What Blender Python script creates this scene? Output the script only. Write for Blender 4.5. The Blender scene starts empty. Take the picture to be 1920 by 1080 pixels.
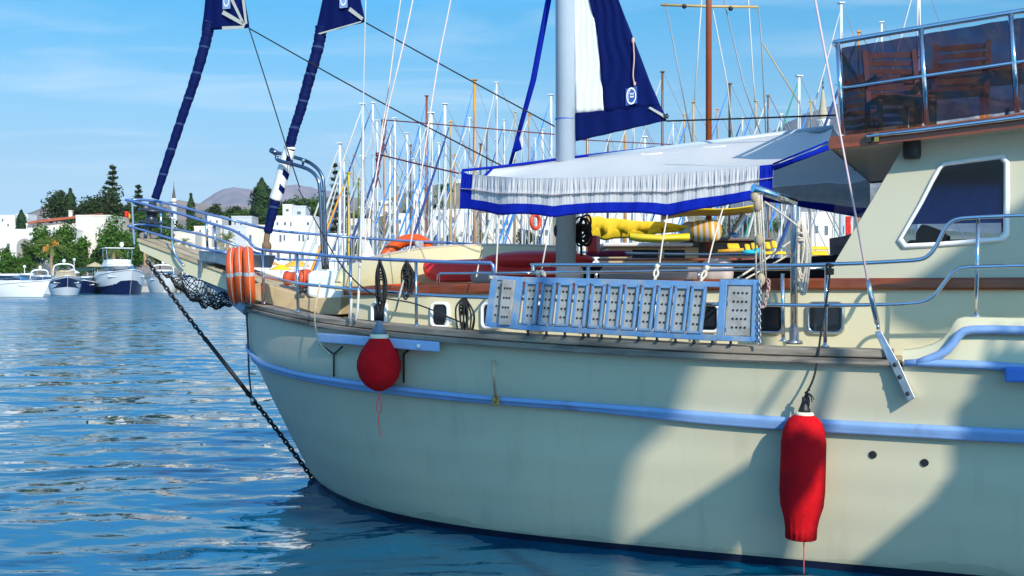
import bpy, bmesh, math, random
import numpy as np
from mathutils import Vector as V, Matrix, Quaternion
from mathutils.bvhtree import BVHTree
rnd = random.Random(7)
sc = bpy.context.scene
col = sc.collection
# ---------------------------------------------------------------- camera, sky, sun, exposure
F, HY, CZ = 2200.0, 527.0, 2.0          # focal length in photo pixels, horizon row, eye height
cam_d = bpy.data.cameras.new("camera"); cam = bpy.data.objects.new("camera", cam_d); col.objects.link(cam)
cam.location = (0, 0, CZ); cam.rotation_euler = (math.radians(90), 0, 0)
cam_d.sensor_width = 36.0; cam_d.lens = 36.0*F/1920; cam_d.shift_y = (HY-540)/1920
cam_d.clip_start = 0.1; cam_d.clip_end = 20000
sc.camera = cam
SUN = V((.54, -1.28, .77)).normalized()
sun_d = bpy.data.lights.new("sun", 'SUN'); sun = bpy.data.objects.new("sun", sun_d); col.objects.link(sun)
sun_d.energy = 4.3; sun_d.angle = math.radians(.53); sun_d.color = (1, .92, .78)
sun.rotation_euler = SUN.to_track_quat('Z', 'Y').to_euler(); sun.location = (10, -20, 30)
world = bpy.data.worlds.new("World"); sc.world = world; world.use_nodes = True
wt = world.node_tree; wt.nodes.clear(); wn = wt.nodes.new; wl = wt.links.new
sky = wn('ShaderNodeTexSky'); sky.sky_type = 'NISHITA'; sky.sun_disc = False
sky.sun_elevation = math.asin(SUN.z); sky.sun_rotation = math.atan2(SUN.x, SUN.y)
sky.air_density = 1.0; sky.dust_density = .6; sky.ozone_density = 1.4
hs = wn('ShaderNodeHueSaturation'); hs.inputs['Saturation'].default_value = 1.22; wl(sky.outputs[0], hs.inputs['Color'])
hs.inputs['Saturation'].default_value = 1.0
SKYT = [(0, (0.445, 0.685, 1.212)), (0.012, (0.424, 0.646, 1.171)), (0.035, (0.396, 0.55, 0.936)), (0.058, (0.403, 0.526, 0.769)), (0.08, (0.431, 0.533, 0.693)), (0.103, (0.409, 0.55, 0.686)), (0.147, (0.36, 0.614, 0.736)), (0.224, (0.158, 0.637, 0.82)), (0.29, (0.18, 1.0, 1.5)), (0.38, (0.24, 1.3, 2.0)), (0.55, (0.6, 1.45, 1.9)), (1, (1.3, 1.5, 1.6))]
# thin cirrus streaks: a procedural cloud layer on the sky dome, in directions (not in screen space)
tc = wn('ShaderNodeTexCoord'); sep = wn('ShaderNodeSeparateXYZ'); wl(tc.outputs['Generated'], sep.inputs[0])
zc = wn('ShaderNodeMath'); zc.operation = 'MAXIMUM'; zc.inputs[1].default_value = .03; wl(sep.outputs[2], zc.inputs[0])
dv = wn('ShaderNodeVectorMath'); dv.operation = 'DIVIDE'; cmb = wn('ShaderNodeCombineXYZ')
for i in range(3): wl(zc.outputs[0], cmb.inputs[i])
wl(tc.outputs['Generated'], dv.inputs[0]); wl(cmb.outputs[0], dv.inputs[1])
mp = wn('ShaderNodeMapping'); mp.inputs['Scale'].default_value = (.55, .9, 1); mp.inputs['Rotation'].default_value = (0, 0, .12); wl(dv.outputs[0], mp.inputs[0])
cn = wn('ShaderNodeTexNoise'); cn.inputs['Scale'].default_value = 1.1; cn.inputs['Detail'].default_value = 7; cn.inputs['Roughness'].default_value = .55; cn.inputs['Distortion'].default_value = .6
wl(mp.outputs[0], cn.inputs['Vector'])
cr = wn('ShaderNodeMapRange'); cr.inputs[1].default_value = .50; cr.inputs[2].default_value = .78; cr.inputs[3].default_value = 0; cr.inputs[4].default_value = .38; wl(cn.outputs['Fac'], cr.inputs[0])
fade = wn('ShaderNodeMapRange'); fade.inputs[1].default_value = .04; fade.inputs[2].default_value = .14; wl(sep.outputs[2], fade.inputs[0])
mm = wn('ShaderNodeMath'); mm.operation = 'MULTIPLY'; wl(cr.outputs[0], mm.inputs[0]); wl(fade.outputs[0], mm.inputs[1])
# clear blue by elevation on the Nishita sky; upper bands boosted as fill light
rz = wn('ShaderNodeValToRGB'); wl(sep.outputs[2], rz.inputs[0]); el = rz.color_ramp.elements
while len(el) > 1: el.remove(el[-1])
el[0].position = SKYT[0][0]; el[0].color = (*SKYT[0][1], 1)
for z_, c_ in SKYT[1:]: e_ = el.new(z_); e_.color = (*c_, 1)
tm = wn('ShaderNodeMix'); tm.data_type = 'RGBA'; tm.blend_type = 'MULTIPLY'; tm.inputs[0].default_value = 1; wl(hs.outputs[0], tm.inputs[6]); wl(rz.outputs[0], tm.inputs[7])
mx = wn('ShaderNodeMix'); mx.data_type = 'RGBA'; wl(mm.outputs[0], mx.inputs[0]); wl(tm.outputs[2], mx.inputs[6]); mx.inputs[7].default_value = (5.8, 6.3, 6.8, 1)
bg = wn('ShaderNodeBackground'); bg.inputs[1].default_value = .15; wl(mx.outputs[2], bg.inputs[0])
wo = wn('ShaderNodeOutputWorld'); wl(bg.outputs[0], wo.inputs[0])
sc.view_settings.view_transform = 'Standard'; sc.view_settings.look = 'None'
sc.view_settings.exposure = .24; sc.view_settings.gamma = 1
sc.render.engine = 'CYCLES'; sc.cycles.use_denoising = True
sc.cycles.max_bounces = 8; sc.cycles.transparent_max_bounces = 24; sc.cycles.caustics_reflective = True; sc.cycles.blur_glossy = .35; sc.cycles.caustics_refractive = False
sc.cycles.sample_clamp_indirect = 4
# ---------------------------------------------------------------- coordinates
TH = math.radians(22)
A = V((math.cos(TH), -math.sin(TH), 0)); N = V((-math.sin(TH), -math.cos(TH), 0)); P0 = V((-1.98, 11.8, 0)); UP = V((0, 0, 1))
def at(px, py, Y): return V(((px-960)/F*Y, Y, CZ-(py-HY)/F*Y))
def B(px, py, w):                      # a point on the plane w metres to the viewer's side of the boat's centreline
    kx = (px-960)/F
    Y = (w+N.dot(P0))/(N.x*kx+N.y)
    return at(px, py, Y)
def Bl(pts, w=None): return [B(p[0], p[1], p[2] if len(p) > 2 else w) for p in pts]
def BS(s, w, z): return P0+A*s+N*w+UP*z
def sw(P): d = P-P0; return A.dot(d), N.dot(d)
def to_px(P): return 960+F*P.x/P.y, HY+F*(CZ-P.z)/P.y
def interp(x, pl):
    if x <= pl[0][0]: return pl[0][1]
    for (x0, y0), (x1, y1) in zip(pl, pl[1:]):
        if x <= x1: return y0+(y1-y0)*(x-x0)/(x1-x0)
    return pl[-1][1]
# ---------------------------------------------------------------- mesh builder
def frames(pts):
    T = []
    for i in range(len(pts)):
        t = pts[min(i+1, len(pts)-1)]-pts[max(i-1, 0)]
        T.append(t.normalized() if t.length > 1e-9 else V((0, 0, 1)))
    r = UP.cross(T[0]); r = V((1, 0, 0)) if r.length < .05 else r.normalized()
    out = []
    for t in T:
        r = (r-t*r.dot(t)); r = r.normalized() if r.length > 1e-6 else t.orthogonal().normalized()
        out.append((t, r, t.cross(r)))
    return out
class MB:
    def __init__(s): s.v = []; s.f = []; s.sm = []; s.mi = []
    def add(s, vs, fs, smooth=False, mi=0):
        b = len(s.v); s.v += [tuple(v) for v in vs]
        for f in fs: s.f.append([b+i for i in f]); s.sm.append(smooth); s.mi.append(mi)
        return s
    def tube(s, pts, r, n=8, cap=True, mi=0, flat=1.0):
        pts = [V(p) for p in pts]; vs = []; m = len(pts)
        for i, (t, a, b) in enumerate(frames(pts)):
            rr = r[i] if isinstance(r, (list, tuple)) else r
            for k in range(n):
                an = 2*math.pi*k/n; vs.append(pts[i]+a*(math.cos(an)*rr)+b*(math.sin(an)*rr*flat))
        fs = [[i*n+k, i*n+(k+1) % n, (i+1)*n+(k+1) % n, (i+1)*n+k] for i in range(m-1) for k in range(n)]
        s.add(vs, fs, n > 4, mi)
        if cap:
            b = len(s.v)-len(vs)
            s.f.append([b+k for k in range(n)][::-1]); s.f.append([b+(m-1)*n+k for k in range(n)]); s.sm += [False]*2; s.mi += [mi]*2
        return s
    def lathe(s, o, ax, prof, n=20, mi=0, wob=None):
        o = V(o); ax = V(ax).normalized(); a = ax.orthogonal().normalized(); b = ax.cross(a); vs = []
        for j, (r, h) in enumerate(prof):
            for k in range(n):
                an = 2*math.pi*k/n; q = r*(1+(wob(an, h) if wob else 0)); vs.append(o+ax*h+a*(math.cos(an)*q)+b*(math.sin(an)*q))
        m = len(prof)
        fs = [[i*n+k, i*n+(k+1) % n, (i+1)*n+(k+1) % n, (i+1)*n+k] for i in range(m-1) for k in range(n)]
        s.add(vs, fs, True, mi); b0 = len(s.v)-len(vs)
        s.f.append([b0+k for k in range(n)][::-1]); s.f.append([b0+(m-1)*n+k for k in range(n)]); s.sm += [False]*2; s.mi += [mi]*2
        return s
    def hexa(s, p, mi=0):
        return s.add(p, [[3, 2, 1, 0], [4, 5, 6, 7], [0, 1, 5, 4], [1, 2, 6, 5], [2, 3, 7, 6], [3, 0, 4, 7]], False, mi)
    def box(s, o, u, v, w, mi=0):
        o, u, v, w = V(o), V(u), V(v), V(w)
        return s.hexa([o, o+u, o+u+v, o+v, o+w, o+u+w, o+u+v+w, o+v+w], mi)
    def cbox(s, c, sx, sy, sz, rz=0, mi=0):
        u = V((math.cos(rz), math.sin(rz), 0)); v = V((-math.sin(rz), math.cos(rz), 0)); c = V(c)
        return s.box(c-u*sx/2-v*sy/2-UP*sz/2, u*sx, v*sy, UP*sz, mi)
    def prism(s, poly, t, mi=0):
        poly = [V(p) for p in poly]; t = V(t); n = len(poly)
        fs = [list(range(n))[::-1], list(range(n, 2*n))]+[[i, (i+1) % n, n+(i+1) % n, n+i] for i in range(n)]
        return s.add(poly+[p+t for p in poly], fs, False, mi)
    def grid(s, rows, smooth=True, mi=0, closed=False):
        m = len(rows[0]); vs = [p for r in rows for p in r]; fs = []
        for i in range(len(rows)-1):
            for k in range(m if closed else m-1):
                fs.append([i*m+k, i*m+(k+1) % m, (i+1)*m+(k+1) % m, (i+1)*m+k])
        return s.add(vs, fs, smooth, mi)
    def ell(s, c, rx, ry, rz, n=16, m=10, R=None, mi=0, f=None):
        c = V(c); rows = []
        for i in range(m+1):
            ph = -math.pi/2+math.pi*i/m; row = []
            for k in range(n):
                an = 2*math.pi*k/n; p = V((rx*math.cos(ph)*math.cos(an), ry*math.cos(ph)*math.sin(an), rz*math.sin(ph)))
                if f: p = p*f(ph, an)
                row.append(c+(R @ p if R else p))
            rows.append(row)
        return s.grid(rows, True, mi, True)
    def torus(s, c, ax, Rr, r, n=32, m=12, mi=0, mf=None, flat=1):
        c = V(c); ax = V(ax).normalized(); a = ax.orthogonal().normalized(); b = ax.cross(a); vs = []; fs = []
        for i in range(n):
            an = 2*math.pi*i/n; d = a*math.cos(an)+b*math.sin(an)
            for k in range(m):
                q = 2*math.pi*k/m; vs.append(c+d*(Rr+r*math.cos(q))+ax*(r*flat*math.sin(q)))
        for i in range(n):
            for k in range(m): fs.append([i*m+k, i*m+(k+1) % m, ((i+1) % n)*m+(k+1) % m, ((i+1) % n)*m+k])
        b0 = len(s.f); s.add(vs, fs, True, mi)
        if mf:
            for j in range(b0, len(s.f)): s.mi[j] = mf(((j-b0)//m+.5)/n)
        return s
    def leaves(s, c, rad, n, size, rg, lobes=9, squash=.8, shape=None):
        # leaf-sized faces in uneven clumps through a crown's volume
        c = V(c); L = []
        for i in range(lobes):
            d = V((rg.gauss(0, 1), rg.gauss(0, 1), rg.gauss(0, 1))).normalized()*(rg.random()**.4)*.62
            L.append((V((d.x*rad[0], d.y*rad[1], d.z*rad[2])), .34+.22*rg.random()))
        for i in range(n):
            o, q = L[rg.randrange(lobes)]
            d = V((rg.gauss(0, 1), rg.gauss(0, 1), rg.gauss(0, 1))).normalized()*(rg.random()**.45)*q
            p = c+o+V((d.x*rad[0], d.y*rad[1], d.z*rad[2]*squash))
            if shape: p = shape(p)
            nn = (d*1.2+V((rg.gauss(0, .5), rg.gauss(0, .5), .35+rg.gauss(0, .5)))).normalized()
            a = nn.orthogonal().normalized(); a.rotate(Quaternion(nn, rg.random()*6.28)); b = nn.cross(a)
            z = size*(.55+.9*rg.random())
            s.add([p-a*z*.5, p+b*z*.32, p+a*z*.5, p-b*z*.32], [[0, 1, 2, 3]], False)
        return s
def mesh_of(mb, mats, off=V((0, 0, 0)), name="mesh"):
    me = bpy.data.meshes.new(name)
    me.from_pydata([(v[0]-off.x, v[1]-off.y, v[2]-off.z) for v in mb.v], [], mb.f)
    for m in (mats if isinstance(mats, (list, tuple)) else [mats]): me.materials.append(m)
    me.polygons.foreach_set("use_smooth", mb.sm); me.polygons.foreach_set("material_index", mb.mi)
    bm = bmesh.new(); bm.from_mesh(me); bmesh.ops.recalc_face_normals(bm, faces=bm.faces); bm.to_mesh(me); bm.free()
    me.update(); return me
def tag(o, label=None, cat=None, group=None, kind=None):
    if label: o["label"] = label
    if cat: o["category"] = cat
    if group: o["group"] = group
    if kind: o["kind"] = kind
    return o
def mods(o, bev, sub, solid):
    if solid: m = o.modifiers.new("solid", 'SOLIDIFY'); m.thickness = solid; m.offset = 0
    if bev: m = o.modifiers.new("bevel", 'BEVEL'); m.width = bev; m.segments = 2; m.limit_method = 'ANGLE'; m.angle_limit = .6
    if sub: m = o.modifiers.new("sub", 'SUBSURF'); m.levels = sub; m.render_levels = sub
def thing(name, label, cat, loc=(0, 0, 0), group=None):
    o = bpy.data.objects.new(name, None); o.location = loc; o.empty_display_size = .2; col.objects.link(o)
    return tag(o, label, cat, group)
def part(name, mb, mats, parent, label=None, bev=0, sub=0, solid=0, kind=None):
    off = V((0, 0, 0)); p = parent
    while p: off += V(p.location); p = p.parent
    o = bpy.data.objects.new(name, mesh_of(mb, mats, off, name)); col.objects.link(o); o.parent = parent
    mods(o, bev, sub, solid); return tag(o, label, None, None, kind)
def solo(name, mb, mats, label=None, cat=None, group=None, kind=None, bev=0, sub=0, solid=0):
    n = len(mb.v); z = min(v[2] for v in mb.v)
    c = V((sum(v[0] for v in mb.v)/n, sum(v[1] for v in mb.v)/n, z))
    if kind == 'structure': c = V((0, 0, 0))
    o = bpy.data.objects.new(name, mesh_of(mb, mats, c, name)); o.location = c; col.objects.link(o)
    mods(o, bev, sub, solid); return tag(o, label, cat, group, kind)
def sag(p, q, d, n=12):
    p, q = V(p), V(q); return [p.lerp(q, t)-UP*(d*4*t*(1-t)) for t in [i/n for i in range(n+1)]]
def smoothpath(pts, k=6):
    P = [V(p) for p in pts]; P = [P[0]*2-P[1]]+P+[P[-1]*2-P[-2]]; out = []
    for i in range(1, len(P)-2):
        for j in range(k):
            t = j/k; a, b, c, d = P[i-1:i+3]
            out.append(.5*((2*b)+(c-a)*t+(2*a-5*b+4*c-d)*t*t+(3*b-a-3*c+d)*t**3))
    return out+[P[-2]]
# ---------------------------------------------------------------- materials
MATS = {}
def mat(name, c, rough=.5, metal=0, var=.08, vs=3.0, bump=0, bs=20.0, c2=None, c2t=(.5, .65), spec=.5, coat=0, stretch=(1, 1, 1), trans=0, coord='Object', sheen=0):
    if name in MATS: return MATS[name]
    m = bpy.data.materials.new(name); m.use_nodes = True; nt = m.node_tree; n = nt.nodes; l = nt.links
    p = n["Principled BSDF"]; p.inputs['Roughness'].default_value = rough; p.inputs['Metallic'].default_value = metal
    p.inputs['Specular IOR Level'].default_value = spec; p.inputs['Coat Weight'].default_value = coat
    t = n.new('ShaderNodeTexCoord'); mp_ = n.new('ShaderNodeMapping'); l.new(t.outputs[coord], mp_.inputs[0]); mp_.inputs['Scale'].default_value = stretch
    nz = n.new('ShaderNodeTexNoise'); nz.inputs['Scale'].default_value = vs; nz.inputs['Detail'].default_value = 6; nz.inputs['Roughness'].default_value = .6; l.new(mp_.outputs[0], nz.inputs['Vector'])
    mr = n.new('ShaderNodeMapRange'); mr.inputs[1].default_value = .25; mr.inputs[2].default_value = .75; mr.inputs[3].default_value = 1-var; mr.inputs[4].default_value = 1+var; l.new(nz.outputs['Fac'], mr.inputs[0])
    sc_ = n.new('ShaderNodeVectorMath'); sc_.operation = 'SCALE'; l.new(mr.outputs[0], sc_.inputs['Scale']); sc_.inputs[0].default_value = c[:3]
    out = sc_.outputs[0]
    if c2:
        n2 = n.new('ShaderNodeTexNoise'); n2.inputs['Scale'].default_value = vs*.7; n2.inputs['Detail'].default_value = 8; l.new(mp_.outputs[0], n2.inputs['Vector'])
        r2 = n.new('ShaderNodeMapRange'); r2.inputs[1].default_value = c2t[0]; r2.inputs[2].default_value = c2t[1]; l.new(n2.outputs['Fac'], r2.inputs[0])
        mi = n.new('ShaderNodeMix'); mi.data_type = 'RGBA'; l.new(r2.outputs[0], mi.inputs[0]); l.new(out, mi.inputs[6]); mi.inputs[7].default_value = (*c2, 1); out = mi.outputs[2]
    l.new(out, p.inputs['Base Color'])
    rr = n.new('ShaderNodeMapRange'); rr.inputs[3].default_value = max(.02, rough-.08); rr.inputs[4].default_value = min(1, rough+.08); l.new(nz.outputs['Fac'], rr.inputs[0]); l.new(rr.outputs[0], p.inputs['Roughness'])
    if bump:
        nb = n.new('ShaderNodeTexNoise'); nb.inputs['Scale'].default_value = bs; nb.inputs['Detail'].default_value = 4; l.new(mp_.outputs[0], nb.inputs['Vector'])
        bp = n.new('ShaderNodeBump'); bp.inputs['Strength'].default_value = bump; bp.inputs['Distance'].default_value = .02; l.new(nb.outputs['Fac'], bp.inputs['Height']); l.new(bp.outputs[0], p.inputs['Normal'])
    if trans:
        tr = n.new('ShaderNodeBsdfTranslucent'); l.new(out, tr.inputs[0]); ms = n.new('ShaderNodeMixShader'); ms.inputs[0].default_value = trans
        l.new(p.outputs[0], ms.inputs[1]); l.new(tr.outputs[0], ms.inputs[2]); l.new(ms.outputs[0], n["Material Output"].inputs[0])
    MATS[name] = m; return m
def stripes(name, c1, c2, axis, freq, duty=.5, rough=.8, skew=0):
    m = bpy.data.materials.new(name); m.use_nodes = True; nt = m.node_tree; n = nt.nodes; l = nt.links; p = n["Principled BSDF"]; p.inputs['Roughness'].default_value = rough; p.inputs['Specular IOR Level'].default_value = .1
    t = n.new('ShaderNodeTexCoord'); d = n.new('ShaderNodeVectorMath'); d.operation = 'DOT_PRODUCT'; d.inputs[1].default_value = axis; l.new(t.outputs['Object'], d.inputs[0])
    a = n.new('ShaderNodeMath'); a.operation = 'MULTIPLY'; a.inputs[1].default_value = freq; l.new(d.outputs['Value'], a.inputs[0])
    fr = n.new('ShaderNodeMath'); fr.operation = 'FRACT'; l.new(a.outputs[0], fr.inputs[0]); g = n.new('ShaderNodeMath'); g.operation = 'GREATER_THAN'; g.inputs[1].default_value = duty; l.new(fr.outputs[0], g.inputs[0])
    mi = n.new('ShaderNodeMix'); mi.data_type = 'RGBA'; l.new(g.outputs[0], mi.inputs[0]); mi.inputs[6].default_value = (*c1, 1); mi.inputs[7].default_value = (*c2, 1); l.new(mi.outputs[2], p.inputs['Base Color'])
    MATS[name] = m; return m
def glassy(name, c, alpha, rough=.03, bstr=.03):
    m = bpy.data.materials.new(name); m.use_nodes = True; nt = m.node_tree; n = nt.nodes; l = nt.links; n.remove(n["Principled BSDF"])
    tr = n.new('ShaderNodeBsdfTransparent'); tr.inputs[0].default_value = (*c, 1); gl = n.new('ShaderNodeBsdfGlossy'); gl.inputs['Roughness'].default_value = rough
    fr = n.new('ShaderNodeFresnel'); fr.inputs[0].default_value = 1.5
    nz = n.new('ShaderNodeTexNoise'); nz.inputs['Scale'].default_value = 3.5; bp = n.new('ShaderNodeBump'); bp.inputs['Strength'].default_value = bstr; bp.inputs['Distance'].default_value = .03; l.new(nz.outputs['Fac'], bp.inputs['Height'])
    l.new(bp.outputs[0], gl.inputs['Normal'])
    ad = n.new('ShaderNodeMath'); ad.operation = 'ADD'; ad.inputs[1].default_value = alpha; l.new(fr.outputs[0], ad.inputs[0])
    ms = n.new('ShaderNodeMixShader'); l.new(ad.outputs[0], ms.inputs[0]); l.new(tr.outputs[0], ms.inputs[1]); l.new(gl.outputs[0], ms.inputs[2]); l.new(ms.outputs[0], n["Material Output"].inputs[0])
    MATS[name] = m; return m
cream = mat("cream paint", (.60, .55, .37), .38, var=.03, vs=1.5, bump=.02, bs=9)
bluepaint = mat("lilac blue paint", (.21, .345, .60), .42, var=.10, vs=5, c2=(.17, .21, .32), c2t=(.60, .74), bump=.08, bs=9)
ladderblue = mat("worn blue paint", (.14, .29, .51), .42, .25, var=.15, vs=9, c2=(.30, .34, .38), c2t=(.50, .66), bump=.08)
teak = mat("weathered teak", (.30, .235, .165), .75, var=.22, vs=9, c2=(.15, .125, .105), c2t=(.48, .68), bump=.25, bs=30, stretch=(1, 1, 6))
deckwood = mat("scrubbed deck planks", (.47, .36, .21), .7, var=.15, vs=8, c2=(.36, .27, .16), bump=.2, bs=18)
mahogany = mat("varnished mahogany", (.20, .045, .016), .22, var=.2, vs=10, c2=(.12, .03, .012), bump=.03, coat=.5, stretch=(.3, .3, 3))
steel = mat("stainless steel", (.60, .63, .68), .12, 1, var=.08, vs=12)
dullsteel = mat("dull galvanised steel", (.42, .43, .44), .42, 1, var=.2, vs=16, bump=.06)
mastpaint = mat("pale grey mast paint", (.40, .47, .54), .3, var=.05, vs=2)
canvas = mat("white awning canvas", (.74, .73, .72), .9, var=.03, vs=5, bump=.12, bs=6, trans=.26, spec=.1)
valshade = mat("white canvas in valance shade", (.50, .50, .52), .9, var=.05, vs=4, bump=.15, bs=8, trans=.10, spec=.1)  # awning canvas greyed for the valance; its shade is in the colour
bluecanvas = mat("blue canvas edging", (.003, .015, .30), .85, spec=.1, var=.1, vs=7, bump=.12, bs=14)
navy = mat("navy sailcloth", (.002, .008, .075), .8, spec=.08, var=.25, vs=3, bump=.2, bs=7, stretch=(1, 1, .35))
whitecloth = mat("white sailcloth", (.70, .70, .68), .8, var=.05, vs=3, bump=.15, bs=5)
redvinyl = mat("red vinyl", (.55, .012, .018), .5, var=.12, vs=4, bump=.1, bs=6)
redcover = mat("red fender cover", (.52, .004, .009), .9, var=.22, vs=7, c2=(.30, .006, .010), c2t=(.50, .72), bump=.30, bs=26, spec=.15)
orange = mat("orange lifebuoy", (.72, .095, .010), .45, var=.1, vs=6, bump=.03)
white = mat("white gelcoat", (.78, .78, .77), .3, var=.03, vs=2)
offwhite = mat("chalky white", (.70, .68, .62), .6, var=.07, vs=5)
blackrope = mat("black rope", (.012, .012, .014), .8, var=.3, vs=60, bump=.5, bs=120)
whiterope = mat("pale rope", (.62, .55, .46), .85, var=.18, vs=70, bump=.5, bs=160)
redrope = mat("dark red rope", (.16, .02, .03), .85, var=.2, vs=60, bump=.4, bs=150)
pinkrope = mat("pink cord", (.80, .12, .10), .8, var=.1, vs=60)
black = mat("black rubber", (.012, .012, .013), .5, var=.2, vs=8)
darkhole = mat("dark interior", (.006, .006, .007), .5)
chainm = mat("tarred chain", (.02, .022, .026), .5, .6, var=.3, vs=40)
greyvinyl = mat("grey vinyl bolster", (.20, .17, .19), .6, var=.1, vs=5, bump=.15, bs=6)
palevinyl = mat("pale sunbed vinyl", (.50, .43, .44), .6, var=.08, vs=5, bump=.1, bs=6)
yellow = mat("yellow canvas", (.80, .50, .008), .7, var=.1, vs=5, bump=.2, bs=5, trans=.1)
darkglass = mat("dark window glass", (.012, .016, .022), .06, var=.1, vs=2)
# ================================================================ the gulet in front: hull
gulet = thing("gulet", "large cream wooden gulet with blue rubbing strake, awning and grey mast filling the right half", "sailing boat", tuple(P0))
CAPB = [(462, 590), (468, 584.5), (531, 599), (594, 613), (700, 629), (840, 643), (993, 655), (1173, 667), (1340, 675), (1528, 682), (1695, 687), (1920, 694)]
CAPT = [(462, 572), (468, 567), (531, 582), (600, 594), (675, 602), (790, 612.5), (898, 622), (993, 628), (1173, 637), (1340, 648), (1528, 653), (1700, 657), (1920, 664)]
RUBT = [(466, 640), (470, 655), (494, 677), (568, 698), (642, 708.5), (742, 722), (898, 740), (1160, 757), (1300, 769), (1539, 785), (1920, 804)]
RUBB = [(474, 668), (480, 680), (505, 695), (568, 712), (668, 731), (840, 750), (1160, 775), (1300, 794), (1474, 806), (1920, 831)]
WLL = [(590, 900), (620, 921), (700, 956), (800, 978), (907, 997), (1100, 1020), (1300, 1041), (1500, 1061), (1640, 1073), (1920, 1090)]
def stem_s(px, py): return sw(B(px, py, 0))[0]
SE = 12.5
def hull_row(pl, s0, W, L, p, n=90):
    row = []
    for i in range(n):
        t = (i/(n-1))**1.9; s = s0+(SE-s0)*t
        u = min(1, (s-s0)/L); w = W*(1-(1-u)**p)
        if s > 8.5: w *= 1-.12*((s-8.5)/4)**2
        q = P0+A*s+N*w; px = min(1920, 960+F*q.x/q.y) if q.y > .5 else 1920
        if px >= 1919:
            qq = B(1920, interp(1920, pl), w); z = qq.z
        else: z = CZ-(interp(px, pl)-HY)/F*q.y
        row.append((s, w, z))
    return row
R_CAP = hull_row(CAPB, stem_s(462, 590), 2.05, 4.6, 2.7)
R_CAPT = hull_row(CAPT, stem_s(461, 573), 2.05, 4.6, 2.7)
R_RT = hull_row(RUBT, stem_s(467, 648), 1.99, 4.5, 2.9)
R_RB = hull_row(RUBB, stem_s(477, 672), 1.97, 4.5, 2.9)
R_WL = hull_row(WLL, 0, 1.83, 4.5, 3.3)
R_BW = [(s+.25, w*.86, -.55) for s, w, z in R_WL]
def smooth_row(r, k=6):
    r = list(r)
    for _ in range(k): r = [r[0]]+[(r[i][0], r[i][1], (r[i-1][2]+2*r[i][2]+r[i+1][2])/4) for i in range(1, len(r)-1)]+[r[-1]]
    return r
R_CAP, R_CAPT, R_RT, R_RB, R_WL = [smooth_row(r) for r in (R_CAP, R_CAPT, R_RT, R_RB, R_WL)]
def lerp_row(a, b, t, bulge=0): return [tuple(x+(y-x)*t+(bulge*(4*t*(1-t)) if k == 1 else 0) for k, (x, y) in enumerate(zip(p, q))) for p, q in zip(a, b)]
HROWS = [R_CAP, lerp_row(R_CAP, R_RT, .33), lerp_row(R_CAP, R_RT, .67), R_RT, R_RB]+[lerp_row(R_RB, R_WL, t, .03) for t in (.2, .4, .6, .8)]+[R_WL, R_BW]
def W3(row, sgn=1, dw=0, dz=0): return [BS(s, sgn*max(0, w+dw), z+dz) for s, w, z in row]
hb = MB()
hb.grid([W3(r) for r in HROWS]); hb.grid([W3(r, -1) for r in HROWS])
hb.grid([[BS(*r[-1][:2], r[-1][2]) for r in HROWS], [BS(r[-1][0], -r[-1][1], r[-1][2]) for r in HROWS]])
# hull paint: cream, dark boot-top at the waterline, a few long rust and salt stains
hm = mat("cream hull paint", (.50, .46, .325), .42, var=.035, vs=1.1, bump=.05, bs=2.2, spec=.35)
nt = hm.node_tree; n_ = nt.nodes; l_ = nt.links; pb = n_["Principled BSDF"]; src = pb.inputs['Base Color'].links[0].from_socket
g_ = n_.new('ShaderNodeNewGeometry'); s_ = n_.new('ShaderNodeSeparateXYZ'); l_.new(g_.outputs['Position'], s_.inputs[0])
mpn = n_.new('ShaderNodeMapping'); mpn.inputs['Scale'].default_value = (5, 5, .45); l_.new(g_.outputs['Position'], mpn.inputs[0])
sn = n_.new('ShaderNodeTexNoise'); sn.inputs['Scale'].default_value = 1.6; sn.inputs['Detail'].default_value = 6; l_.new(mpn.outputs[0], sn.inputs['Vector'])
sr = n_.new('ShaderNodeMapRange'); sr.inputs[1].default_value = .56; sr.inputs[2].default_value = .82; sr.inputs[4].default_value = .34; l_.new(sn.outputs['Fac'], sr.inputs[0])
m1 = n_.new('ShaderNodeMix'); m1.data_type = 'RGBA'; l_.new(sr.outputs[0], m1.inputs[0]); l_.new(src, m1.inputs[6]); m1.inputs[7].default_value = (.30, .27, .19, 1)
# uneven plank seams and a scummy line above the boot-top
wvn = n_.new('ShaderNodeTexWave'); wvn.wave_type = 'BANDS'; wvn.bands_direction = 'Z'; wvn.inputs['Scale'].default_value = 1.15; wvn.inputs['Distortion'].default_value = 1.2; wvn.inputs['Detail'].default_value = 3; wvn.inputs['Detail Scale'].default_value = .6; l_.new(g_.outputs['Position'], wvn.inputs['Vector'])
bpw = n_.new('ShaderNodeBump'); bpw.inputs['Strength'].default_value = .22; bpw.inputs['Distance'].default_value = .012; l_.new(wvn.outputs['Fac'], bpw.inputs['Height']); l_.new(pb.inputs['Normal'].links[0].from_socket, bpw.inputs['Normal']); l_.new(bpw.outputs[0], pb.inputs['Normal'])
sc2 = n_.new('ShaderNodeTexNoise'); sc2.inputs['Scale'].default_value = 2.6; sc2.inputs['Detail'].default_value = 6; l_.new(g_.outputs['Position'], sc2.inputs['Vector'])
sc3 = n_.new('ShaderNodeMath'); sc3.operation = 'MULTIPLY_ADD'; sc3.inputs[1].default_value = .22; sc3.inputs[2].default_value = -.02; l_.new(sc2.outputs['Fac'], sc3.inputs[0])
sc4 = n_.new('ShaderNodeMath'); sc4.operation = 'LESS_THAN'; l_.new(s_.outputs[2], sc4.inputs[0]); l_.new(sc3.outputs[0], sc4.inputs[1])
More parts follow.
